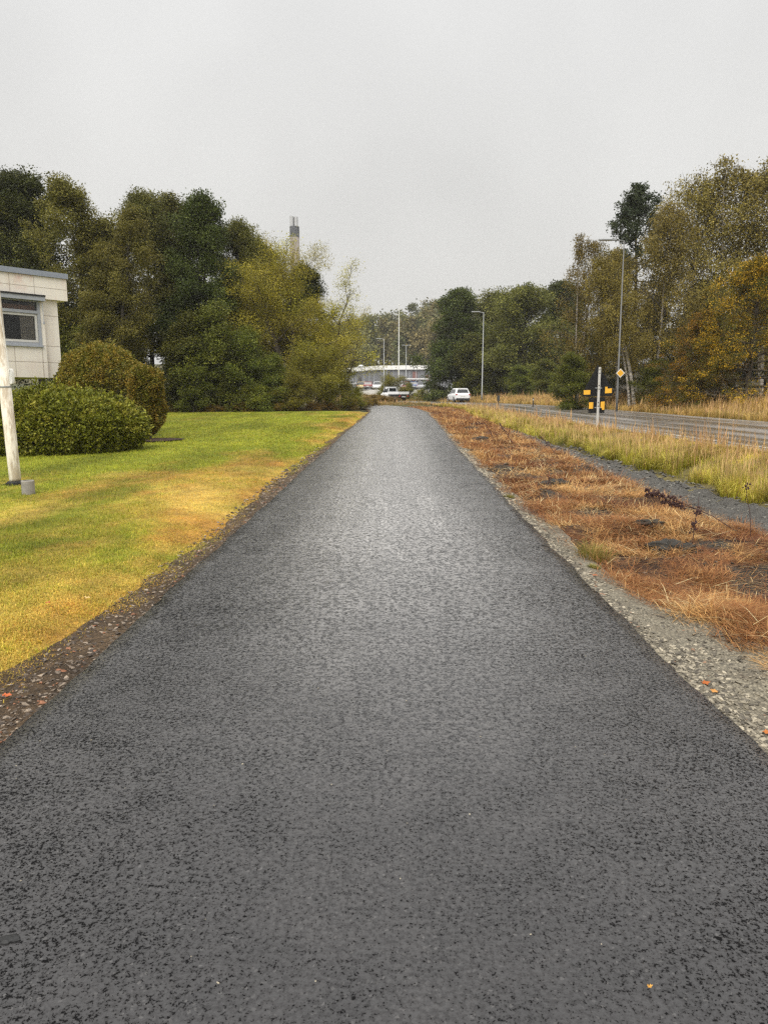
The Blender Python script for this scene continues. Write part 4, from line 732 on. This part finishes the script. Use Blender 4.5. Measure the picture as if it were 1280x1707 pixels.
# ------------------------------------------------------------------ street lamps and mast
def lamp(label, px, ytop, Y, arm=-1.0, r0=.07, name='street_lamp', lean=0.0, mat_='galv', double=False, bx_=None):
    q = W(px, ytop, Y); gx = q.x if bx_ is None else bx_; gz = float(H(gx, Y) if Y < 100 else base(Y)); h = q.z - gz
    t = thing(name, label, 'street lamp', (gx, Y, gz - .1), 0); dx = q.x - gx
    MB().tube([(0, 0, 0), (0, 0, 1.2), (dx * .1, 0, 1.22), (dx, 0, h)], [r0 * 1.25, r0 * 1.2, r0, r0 * .55], 12).build('post', M[mat_], t, smooth=True)
    for sgn in ((1, -1) if double else (1,)):
        a = arm * sgn; m = MB(); m.tube([(dx, 0, h - .04), (dx + a * .35, 0, h + .02)], .035, 8); m.build('arm', M[mat_], t)
        m = MB(); m.loft([[(dx + a * x, y * w_, h + z) for y, z in ((-.1, .0), (.1, .0), (.11, .05), (.05, .10), (-.05, .10), (-.11, .05))] for x, w_ in ((.3, .6), (.5, 1.2), (.8, 1.3), (.98, .9))]); hd = m.build('lamp_head', M['galv'], t)
        MB().box(dx + a * .48 if a > 0 else dx + a * .92, dx + a * .92 if a > 0 else dx + a * .48, -.09, .09, h - .012, h - .001).build('lens', M['whiteframe'], hd)
    return t, gx, gz, h
lamp('tall grey street lamp in mid field in front of the dark trees', 806, 519, 84, -1.4)
t0, gx, gz0, h0 = lamp('near grey street lamp post leaning slightly beside the weeping birches', 1040, 398, 44, -1.5, .055, bx_=W(1028, 668, 44).x, mat_='greymast')
q = W(1030, 622, 43.85)
dsn = thing('priority_sign', 'small yellow diamond road sign with white border on the near lamp post', 'road sign', (gx + .06, 43.82, q.z), R(4))
MB().plate([(-.27, 0, 0), (0, 0, -.27), (.27, 0, 0), (0, 0, .27)], (0, -1, 0), .015).build('border', M['signedge'], dsn)
MB().plate([(-.215, -.004, 0), (0, -.004, -.215), (.215, -.004, 0), (0, -.004, .215)], (0, -1, 0), .003).build('yellow_face', M['yellow'], dsn)
for zz in (-.12, .08): MB().box(-.02, .02, .016, .10, zz, zz + .04).build('bracket', M['galv'], dsn)
lamp('slim street lamp beside the white pickup', 640, 564, 112, -1.2, .08)
lamp('double headed lamp in front of the grey hall', 677, 575, 150, .9, .09, double=True)
lamp('small hazy lamp beside the dark trees, in front of the far wood', 729, 588, 165, .9, .08, double=True)
q = W(665, 508, 140); gz = float(base(140)); ms = thing('white_mast', 'tall thin white mast behind the pickup', 'flagpole', (q.x, 140, gz - .1)); h = q.z - gz
MB().tube([(0, 0, 0), (0, 0, h * .5), (0, 0, h)], [.12, .10, .06], 12).build('pole', M['white'], ms); MB().lathe([(.11, h), (.13, h + .08), (.04, h + .16)], 10).build('finial', M['white'], ms); MB().box(-.3, .3, -.3, .3, 0, .12).build('base_plate', M['concrete'], ms)

# ------------------------------------------------------------------ black arrow board on its post
Ys = 23.; o = W(997, 661, Ys); gz = float(H(o.x, Ys)); s_ = (W(1047, 661, Ys).x - o.x) / 50
bd = thing('arrow_board', 'black house shaped board with yellow patches behind a white post in the verge', 'road sign', (o.x, Ys, gz), R(-4)); zc = o.z - gz
P_ = lambda px, py, y=0: ((px - 997) * s_, y, zc + (661 - py) * s_)
MB().plate([P_(994.5, 608.5, .06), P_(971, 655.5, .06), P_(972.5, 661, .06), P_(1020, 660, .06), P_(1022, 651, .06)], (0, -1, 0), .02).build('upper_panel', M['signblack'], bd)
MB().plate([P_(982, 662.6, .06), P_(982, 688.4, .06), P_(1008.7, 688.4, .06), P_(1008.7, 662.6, .06)], (0, -1, 0), .02).build('lower_panel', M['signblack'], bd)
for poly in ([(973, 650.7), (973, 658), (984, 657.7), (984, 650.3)], [(1008, 645), (1008, 655.8), (1019, 655), (1019, 647.5), (1011.8, 648), (1011.8, 645)], [(982.6, 670.6), (982.6, 681.3), (989.6, 681), (989.6, 670.4)], [(1001.7, 669.6), (1001.7, 680), (1004.5, 680.5), (1004.5, 683), (1008.2, 683), (1008.2, 669)]):
    MB().plate([P_(px, py, .056) for px, py in poly], (0, -1, 0), .003).build('yellow_patch', M['yellow'], bd)
m = MB(); z1 = zc + (661 - 612.8) * s_; m.box(-.036, .036, -.02, .035, -.05, z1); pst = m.build('post', M['postgrey'], bd)
for py in (617, 623, 643, 649, 671, 677):
    m = MB(); c = P_(997, py, -.0225); m.plate([(c[0] - .016, c[1], c[2] + .018), (c[0] + .016, c[1], c[2] + .018), (c[0] + .016, c[1], c[2]), (c[0], c[1], c[2] - .028), (c[0] - .016, c[1], c[2])], (0, -1, 0), .002)
    m.build('slot', M['black'], pst)
for zz in (-.36, .25): MB().box(-.1, .1, .037, .058, zc + zz, zc + zz + .03).build('bracket', M['galv'], bd)
q = W(830, 676, 62); gz = float(H(q.x, 62)); h = W(830, 658, 62).z - gz
mp = thing('marker_post', 'dark weathered marker post in the grass in front of the mid field lamp', 'post', (q.x, 62, gz)); m = MB(); m.box(-.05, .05, -.05, .05, -.1, h); m.build('post', M['bark'], mp, bevel=.01); MB().box(-.12, .12, -.07, -.052, h * .45, h * .95).build('board', M['dark'], mp)
q = W(888, 675, 56); gz = float(H(q.x, 56)); mp = thing('marker_post', 'short dark delineator post at the near road edge', 'post', (q.x, 56, gz)); m = MB(); m.box(-.045, .045, -.03, .03, -.1, .75); m.build('post', M['dark'], mp, bevel=.01); MB().box(-.035, .035, -.034, -.031, .55, .66).build('reflector', M['whiteframe'], mp)

# ------------------------------------------------------------------ vehicles
def wheel(t, x, y, r=.33, w=.22):
    side = 1 if y > 0 else -1
    def ring(prof, name, m, par): 
        mb = MB(); mb.loft([[(x + rr * math.cos(a), y + side * yy, r + rr * math.sin(a)) for a in np.linspace(0, 2 * math.pi, 18, endpoint=False)] for rr, yy in prof]); return mb.build(name, m, par)
    ty_ = ring([(r * .7, -w), (r, -w + .02), (r, -.02), (r * .94, .0), (r * .66, .0)], 'wheel', M['tyre'], t)
    ring([(r * .64, -.05), (r * .64, .004), (r * .5, .012), (.05, .016)], 'rim', M['rim'], ty_)
def lsec(x, w_, z0, z1): 
    hgt = z1 - z0; return [(x, -w_ * .9, z0), (x, -w_, z0 + hgt * .2), (x, -w_, z0 + hgt * .72), (x, -w_ * .93, z1), (x, w_ * .93, z1), (x, w_, z0 + hgt * .72), (x, w_, z0 + hgt * .2), (x, w_ * .9, z0)]
def car(label, paint, loc, rz, group=None, scale=1.):
    t = thing('parked_car' if group else 'white_car', label, 'car', loc, rz, group); t.scale = (scale,) * 3
    m = MB(); m.loft([lsec(x, a, b, c) for x, a, b, c in ((-2.17, .72, .50, .86), (-2.10, .84, .34, .98), (-1.9, .89, .28, 1.02), (-1.2, .91, .25, 1.02), (0, .91, .24, .99), (1.0, .90, .25, .96), (1.6, .88, .27, .87), (2.0, .80, .32, .74), (2.15, .62, .42, .64))])
    B = {'b': [(-2.02, 1.0), (1.25, .95)], 't': [(-1.72, 1.56), (.15, 1.60)]}; wb, wt = .84, .64
    m.loft([[(-2.03, -wb, .99), (-2.03, wb, .99), (-1.80, wt + .02, 1.50), (-1.80, -wt - .02, 1.50)], [(-1.55, -wb - .01, .99), (-1.55, wb + .01, .99), (-1.55, wt, 1.60), (-1.55, -wt, 1.60)], [(-.5, -wb - .01, .98), (-.5, wb + .01, .98), (-.5, wt, 1.64), (-.5, -wt, 1.64)], [(.2, -wb, .97), (.2, wb, .97), (.2, wt - .02, 1.58), (.2, -wt + .02, 1.58)], [(1.25, -wb + .04, .93), (1.25, wb - .04, .93), (1.22, wt, .97), (1.22, -wt, .97)]])
    body = m.build('body', M[paint], t, smooth=False)
    def pane(name, pts, nrm): MB().plate(pts, nrm, .01).build(name, M['carglass'], t)
    pane('rear_window', [(-2.00, -.70, 1.10), (-1.845, -.58, 1.45), (-1.845, .58, 1.45), (-2.00, .70, 1.10)], (-.9, 0, .35))
    pane('windscreen', [(1.20, -.70, 1.03), (1.20, .70, 1.03), (.30, .55, 1.56), (.30, -.55, 1.56)], (.5, 0, .85))
    for s in (1, -1):
        yy = lambda z: s * (wb + .022 - (wb - wt) * (z - .98) / .62)
        for x0, x1, x2, x3 in ((-1.55, -.55, -.55, -1.35), (-.45, .75, .1, -.45)): pane('side_window', [(x0, yy(1.06), 1.06), (x1, yy(1.06), 1.06), (x2, yy(1.5), 1.5), (x3, yy(1.5), 1.5)], (0, s * .93, .35))
        for x in (-1.32, 1.32): wheel(t, x, s * .92)
        MB().box(-2.175, -2.03, s * .80 - .14 if s > 0 else s * .80 - .06, s * .80 + .06 if s > 0 else s * .80 + .14, .84, .97).build('tail_light', M['red'], t, bevel=.02)
        MB().box(1.9, 2.06, min(s * .5, s * .78), max(s * .5, s * .78), .62, .75).build('headlight', M['whiteframe'], t, bevel=.02)
        MB().box(.55, .75, min(s * .92, s * 1.06), max(s * .92, s * 1.06), 1.0, 1.14).build('mirror', M['bumper'], t, bevel=.02)
    MB().box(-2.20, -1.9, -.80, .80, .22, .50).build('bumper', M['bumper'], t, bevel=.04)
    MB().box(-2.186, -2.175, -.25, .25, .66, .77).build('number_plate', M['plate'], t)
    MB().box(-1.92, -1.70, -.56, .56, 1.585, 1.61).build('roof_spoiler', M[paint], t, bevel=.01)
    return t
q = W(761, 672, 86); zroad = .60
car('white hatchback driving away on the road before the dark trees', 'carwhite', (q.x + .15, 86, zroad + .05), math.atan2(.985, -.17))
def pickup():
    q = W(657, 668, 99); t = thing('pickup_truck', 'white pickup truck with open dropside bed at the road bend', 'pickup truck', (q.x, 99, zroad + .05), math.atan2(.83, -.56)); t.scale = (.92, .92, 1)
    m = MB(); m.loft([lsec(x, a, b, c) for x, a, b, c in ((.35, .88, .42, 1.12), (.9, .90, .40, 1.12), (1.7, .90, .40, 1.10), (2.3, .86, .42, 1.0), (2.55, .74, .48, .85))])
    m.loft([[(.36, -.84, 1.11), (.36, .84, 1.11), (.40, .70, 1.86), (.40, -.70, 1.86)], [(1.1, -.84, 1.11), (1.1, .84, 1.11), (1.1, .70, 1.90), (1.1, -.70, 1.90)], [(1.95, -.82, 1.09), (1.95, .82, 1.09), (1.45, .68, 1.84), (1.45, -.68, 1.84)]]); m.build('cab', M['carwhite'], t)
    MB().plate([(.352, -.66, 1.25), (.385, -.58, 1.76), (.385, .58, 1.76), (.352, .66, 1.25)], (-1, 0, .07), .01).build('rear_window', M['carglass'], t)
    for s in (1, -1):
        MB().plate([(.5, s * .845, 1.2), (1.75, s * .83, 1.2), (1.42, s * .715, 1.76), (.5, s * .725, 1.76)], (0, s * .97, .2), .01).build('side_window', M['carglass'], t)
        for x in (-1.45, 1.75): wheel(t, x, s * .86, .36)
        MB().box(-2.46, -2.40, s * .72 - .12, s * .72 + .12, .62, .76).build('tail_light', M['red'], t)
        MB().box(1.3, 1.45, min(s * .9, s * 1.08), max(s * .9, s * 1.08), 1.2, 1.42).build('mirror', M['bumper'], t)
        MB().box(-2.36, .25, s * .93 - .02, s * .93 + .02, .95, 1.27).build('side_board', M['carwhite'], t, bevel=.008)
    MB().box(-2.41, -2.37, -.95, .95, .95, 1.27).build('tailgate', M['carwhite'], t, bevel=.008); MB().box(-2.36, .28, -.90, .90, .86, .945).build('bed_floor', M['galv'], t)
    MB().box(-2.35, .5, -.42, .42, .45, .855).build('chassis', M['bumper'], t); MB().box(-2.39, -2.36, -.3, .3, .55, .66).build('number_plate', M['plate'], t)
    r_ = MB(); r_.tube([(.29, -.86, .95), (.29, -.86, 1.93), (.29, .86, 1.93), (.29, .86, .95)], .03, 6); r_.tube([(.29, -.86, 1.93), (1.3, -.8, 1.97), (1.3, .8, 1.97), (.29, .86, 1.93)], .025, 6); r_.tube([(.29, -.86, 1.3), (.29, .86, 1.3)], .025, 6); r_.build('ladder_rack', M['galv'], t)
pickup()

# ------------------------------------------------------------------ parking deck, grey hall, shelter, parked cars
def beyond():
    zl = 2.45; A0 = W(548, 655, 146); A1 = W(640, 655, 141); A2 = W(760, 655, 139)
    t = thing('retaining_wall', 'pale retaining wall under the row of parked cars', 'wall'); m = MB()
    for a, b in ((A0, A1), (A1, A2)):
        d = (b - a).normalized(); n = Vector((d.y, -d.x, 0)) * .2; m.add([(a.x, a.y, 1.), (b.x, b.y, 1.), (b.x, b.y, zl), (a.x, a.y, zl), (a.x - n.x, a.y - n.y, 1.), (b.x - n.x, b.y - n.y, 1.), (b.x - n.x, b.y - n.y, zl), (a.x - n.x, a.y - n.y, zl)], [(0, 1, 2, 3), (7, 6, 5, 4), (3, 2, 6, 7), (0, 3, 7, 4), (1, 5, 6, 2)])
    m.build('wall', M['palewall'], t); m = MB(); m.box(A0.x, A1.x, 143.2, 143.7, zl + .003, zl + .10); 
    dk = MB(); dk.add([(A0.x - 6, 147, zl - .05), (A1.x, 141.3, zl - .05), (A2.x + 6, 139.3, zl - .05), (A2.x + 6, 230, zl + .1), (A0.x - 6, 230, zl + .1)], [(0, 1, 2, 3, 4)]); dko = dk.build('parking_deck', M['concrete']); tag(dko, 'grey parking ground in front of the hall', kind='structure')
    fn = thing('guard_rail', 'grey guard rail along the edge of the parking deck', 'railing')
    m = MB(); m.tube([(A0.x, A0.y + .4, zl + .55), (A1.x, A1.y + .4, zl + .55), (A2.x, A2.y + .4, zl + .55)], .07, 6); m.build('rail', M['galv'], fn)
    for i in range(22):
        x = A0.x + (A2.x - A0.x) * i / 21; y = np.interp(x, [A0.x, A1.x, A2.x], [A0.y, A1.y, A2.y]) + .45; m = MB(); m.box(x - .05, x + .05, y, y + .08, zl, zl + .6); m.build('post', M['galv'], fn)
    cols = ['carwhite', 'bodysilver', 'bodydark', 'bodyyellow', 'bodyred', 'carwhite', 'bodysilver', 'bodydark', 'carwhite', 'bodyred', 'bodyblue', 'bodysilver']
    labs = ['white car at the outer end of the row on the parking deck', 'silver car second in the parked row', 'dark car in the parked row between silver and yellow ones', 'yellow car in the parked row on the deck', 'red car right beside the yellow one in the parked row', 'white car between red and silver ones in the parked row', 'silver car in the parked row nearer the slim lamp', 'dark car behind the slim lamp on the deck', 'white car half hidden by the dark green bush on the deck', 'red car behind the dark green bush on the deck', 'blue car between bush and shelter on the deck', 'silver car in front of the shelter on the deck']
    for i, (c, l) in enumerate(zip(cols, labs)):
        px = 566 + i * 12.2 + (i % 3); Y = 148.5 - .45 * i + (2.2 if i > 5 else 0); q = W(px, 650, Y); car(l, c, (q.x, Y, zl), R(90 + (i * 37) % 24 - 12) * (-1 if i % 2 else 1), 'cars parked on the deck')
    b = thing('grey_hall', 'long low grey industrial hall with white roof edge behind the parked cars', 'hall'); zb = zl + .02
    C = W(634, 617, 176); Lp = W(545, 621, 208); Rp = W(770, 617, 172); zt = W(634, 609.5, 176).z; zw = W(634, 616.5, 176).z
    def wallseg(m, a, c, z0, z1, off=0., th=.3):
        d = Vector((c.x - a.x, c.y - a.y, 0)).normalized(); n = Vector((d.y, -d.x, 0)); a = Vector((a.x, a.y, 0)) + n * off; c = Vector((c.x, c.y, 0)) + n * off; e = n * -th
        m.add([(p.x, p.y, z) for z in (z0, z1) for p in (a, c, c + e, a + e)], [(3, 2, 1, 0), (4, 5, 6, 7), (0, 1, 5, 4), (1, 2, 6, 5), (2, 3, 7, 6), (3, 0, 4, 7)]); return m
    m = MB(); wallseg(m, Lp, C, zb, zw); wallseg(m, C, Rp, zb, zw); w_ = m.build('wall', M['cladding'], b)
    m = MB(); wallseg(m, Lp, C, zw + .01, zt, .5, .5); wallseg(m, C, Rp, zw + .01, zt, .5, .5); m.build('fascia', M['white'], b)
    m = MB(); m.add([(Lp.x, Lp.y, zt - .1), (C.x, C.y, zt - .1), (Rp.x, Rp.y, zt - .1), (Rp.x + 6, Rp.y + 40, zt + .2), (Lp.x - 6, Lp.y + 30, zt + .2)], [(0, 1, 2, 3, 4)]); rf = m.build('roof', M['trim'], b)
    vt = W(601, 612, 196); MB().lathe([(.7, zt - .2), (.7, zt + .5), (1.0, zt + .7), (.3, zt + 1.1)], 12, (vt.x, vt.y + 3, 0)).build('roof_vent', M['white'], rf)
    for a, c, fr_ in ((Lp, C, [.12, .22, .33, .44, .53, .58, .72, .82, .9]), (C, Rp, [.08, .16, .26, .36, .44, .60, .68])):
        for f in fr_:
            p = a.lerp(c, f); p2 = a.lerp(c, f + .007); m = MB(); wallseg(m, p, p2, zb, zw - .02, .06, .055); m.build('pilaster', M['frame'], w_)
    for a, c, f, mm_, z0, z1, nm in ((Lp, C, .30, 'redsign', .8, 2.6, 'red_panel'), (C, Rp, .40, 'redsign', 2.2, 4.4, 'red_panel'), (C, Rp, .56, 'redsign', .6, 3.6, 'red_panel'), (Lp, C, .63, 'dark', 0, 3.4, 'gate'), (Lp, C, .18, 'dark', 0, 3.2, 'gate'), (C, Rp, .2, 'dark', 0, 3., 'gate')):
        p = a.lerp(c, f); p2 = a.lerp(c, f + .055); m = MB(); wallseg(m, p, p2, zb + z0, zb + z1, .05, .045); m.build(nm, M[mm_], b)
    s = W(692, 633, 150); st = thing('shelter', 'open shelter with white flat roof beside the dark trees', 'shelter', (s.x, 150, zl)); hz = W(692, 631, 150).z - zl
    MB().box(-2.6, 4.5, -1.5, 1.5, hz - .25, hz).build('roof', M['white'], st, bevel=.05)
    for x in (-2.4, 0, 2.2, 4.3):
        for y in (-1.3, 1.3): MB().box(x - .06, x + .06, y - .06, y + .06, -.05, hz - .252).build('post', M['galv'], st)
    MB().box(-2.3, 4.2, 1.36, 1.4, .3, hz - .4).build('back_panel', M['carglass'], st)
beyond()

# ------------------------------------------------------------------ dead dock weeds, clods, fallen leaves
def weed(label, x, y, segs, seed, r=.006, heads=(), nseed=60):
    rg = np.random.RandomState(seed); z = float(H(x, y)) + .07; t = thing('dead_weed', label, 'dead weed', (x, y, z)); m = MB()
    for sg in segs: m.tube(sg, [r * (1 - .6 * i / (len(sg) - 1)) for i in range(len(sg))], 6)
    m.build('stalk', M['weed'], t)
    for hd in heads:
        P = np.array(hd, float); m = MB(); k = nseed
        for i in range(k):
            f = rg.rand(); p = P[0] + (P[1] - P[0]) * f + rg.randn(3) * .022 * (1 - .5 * f); s = .006 + .008 * rg.rand(); a = rg.randn(3); a /= np.linalg.norm(a)
            e = [tuple(p + s * np.array(v) * np.array([1.3, .8, 1.3])) for v in ico]; m.add(e, icf)
        m.build('seed_head', M['weed'], t)
weed('bent dark red dock weed with crowded seed head lying over the trench edge', 4.15, 8.4, [[(.25, -.04, -.1), (0, 0, 0), (-.25, .05, .16), (-.62, .12, .32), (-.98, .2, .44)], [(-.4, .08, .23), (-.62, .15, .28), (-.8, .2, .31)]], 1, .007, [[(-.62, .12, .33), (-1.0, .2, .46)], [(-.55, .13, .27), (-.82, .2, .31)], [(-.8, .18, .38), (-1.02, .16, .40)]], 70)
weed('thin upright dark weed stalk standing at the trench edge, nearest the picture edge', 4.12, 7.95, [[(0, 0, -.1), (0, 0, -.03), (-.03, .0, .22), (-.07, .02, .40), (-.085, .02, .52)]], 2, .0055, [[(-.085, .02, .50), (-.088, .02, .54)]], 8)
weed('upright dark weed with short side twigs in front of the bent dock weed', 3.32, 7.6, [[(0, 0, -.1), (0, 0, -.03), (.01, .0, .2), (.035, .0, .36), (.04, .02, .46)], [(.01, 0, .12), (-.03, .01, .2)], [(.02, 0, .25), (.05, .01, .33)]], 3, .006, [[(.0, 0, .1), (.02, 0, .2)], [(.02, 0, .26), (.035, 0, .36)]], 16)
weed('dark leaning weed stalk in the dead turf, middle of the three far ones', 3.55, 19.5, [[(0, 0, -.1), (0, 0, -.02), (-.2, .1, .3), (-.42, .15, .62)], [(-.2, .1, .3), (-.12, .1, .55)]], 4, .012, [[(-.25, .1, .35), (-.42, .15, .62)]], 40)
weed('dark drooping weed stalk in the dead turf, farthest of the three far ones', 3.35, 22.0, [[(0, 0, -.1), (0, 0, -.02), (-.25, .1, .42), (-.5, .15, .5), (-.75, .2, .36)]], 5, .014, [[(-.3, .1, .45), (-.7, .2, .42)]], 40)
weed('dark low weed twig beside the trench start, nearest of the three far ones', 4.0, 16.5, [[(0, 0, -.1), (0, 0, -.02), (-.2, .1, .26), (-.42, .15, .48)], [(-.1, .05, .13), (.1, .1, .28)]], 6, .010, [[(-.2, .1, .26), (-.40, .15, .46)]], 26)
weed('tiny dark twig beside the dirt clod in the dead turf', 2.72, 11.6, [[(0, 0, -.1), (0, 0, -.02), (-.03, .02, .12), (-.02, .02, .22)]], 7, .006, [[(-.03, .02, .1), (-.02, .02, .2)]], 10)
for i, (px, py, Y, r, lab) in enumerate([(925, 800, 12.2, .20, 'dark grey dirt clod in the dead turf beside a tiny twig'), (1122, 908, 7.4, .19, 'flat dark dirt clod at the foot of the upright weed'), (1082, 872, 8.4, .14, 'small dark dirt clod beyond the bent dock weed'), (800, 728, 22, .22, 'dark dirt clod near the path edge, farthest of the clods')]):
    q = W(px, py, Y); rg = np.random.RandomState(50 + i); bm = bmesh.new(); bmesh.ops.create_icosphere(bm, subdivisions=4, radius=1)
    for v in bm.verts:
        n_ = float(vn(v.co.x * 2 + 5 * i, v.co.y * 2 + v.co.z, .5, 95)); n2_ = float(vn(v.co.x * 8, v.co.y * 8 + v.co.z * 5, .5, 96)); n3_ = float(vn(v.co.x * 21 + v.co.z * 9, v.co.y * 21, .5, 97)); v.co *= .62 + .62 * n_ + .24 * n2_ + .12 * n3_; v.co.z *= .45
    me = bpy.data.meshes.new('dirt_clod'); bm.to_mesh(me); bm.free(); ob = link('dirt_clod', me, M['clod']); ob.scale = (r * 1.15, r * 1.0, r); ob.location = (q.x, Y, float(H(q.x, Y)) + .015); tag(ob, lab, 'dirt clod')
LEAFSPOT = [(1173, 1148, 'orange fallen leaf on the gravel at the near right path edge', (.36, .10, .02)), (1188, 1162, 'ochre fallen leaf on the gravel just nearer than the orange one', (.45, .22, .06)), (990, 965, 'red brown fallen leaf on the gravel by the largest grass tuft', (.40, .12, .04)), (1276, 1232, 'rust fallen leaf on the gravel at the right picture edge', (.42, .14, .03)), (12, 688 + 480, 'red fallen leaf in the soil at the left picture edge', (.40, .10, .03)), (80, 1012, 'small red fallen leaf on the straw coloured lawn', (.42, .12, .04)), (145, 1003, 'pale fallen leaf at the soil edge of the lawn', (.5, .36, .16)), (1080, 1672, 'tiny amber leaf fragment on the near asphalt', (.45, .24, .05))]
for i, (px, py, lab, c) in enumerate(LEAFSPOT):
    Y = 1.0
    for _ in range(40): # walk out until the ray meets the ground
        q = W(px, py, Y); Y += (q.z - float(H(q.x, Y))) * 1.6
    rg = np.random.RandomState(70 + i); s = .020 if i < 7 else .006; k = 14; a = np.linspace(0, 2 * np.pi, k, endpoint=False); rr = s * (1 + .35 * np.cos(5 * a)) * (.8 + .4 * np.cos(a / 2) ** 2)
    z0 = float(H(q.x, Y)) + (.030 if i < 7 else .045); V = [(q.x + r_ * math.cos(b), Y + r_ * math.sin(b), z0 + .012 * rg.rand()) for r_, b in zip(rr, a)] + [(q.x, Y, z0 + .006)]
    ob = link('fallen_leaf', mesh_np('fallen_leaf', V, [(j, (j + 1) % k, k) for j in range(k)], np.tile([c], (k + 1, 1))), M['leaflitter']); tag(ob, lab, 'leaf', 'fallen leaves')

tb = MB(); _rg = np.random.RandomState(5); q = W(28, 1659, 1.86)
for k in range(3):
    cx_, cy_, r_ = q.x + .012 * k - .012, 1.86 + .008 * (k % 2), .022 - .005 * k
    tb.loft([[(cx_ + rr * r_ * (1 + .3 * math.sin(3 * a + k)) * math.cos(a), cy_ + rr * r_ * math.sin(a) * .8, .034 + z) for a in np.linspace(0, 2 * math.pi, 12, endpoint=False)] for rr, z in ((1.1, 0), (1, .006), (.5, .010 - .002 * k))])
tag(tb.build('tar_blob', M['black']), 'small black blob of bitumen on the asphalt at the bottom left corner', 'tar blob')

# ------------------------------------------------------------------ drizzle haze
hm = bpy.data.materials.new('haze air'); hm.use_nodes = True; hn = hm.node_tree; hn.nodes.remove(hn.nodes['Principled BSDF'])
pv = hn.nodes.new('ShaderNodeVolumePrincipled'); pv.inputs['Color'].default_value = (.86, .86, .84, 1); pv.inputs['Density'].default_value = .00036; hn.links.new(pv.outputs[0], hn.nodes['Material Output'].inputs['Volume'])
m = MB(); m.box(-440, 440, -70, 620, -2.5, 105); hz = m.build('haze', hm); tag(hz, 'thin drizzle haze in the air', 'haze', kind='stuff')
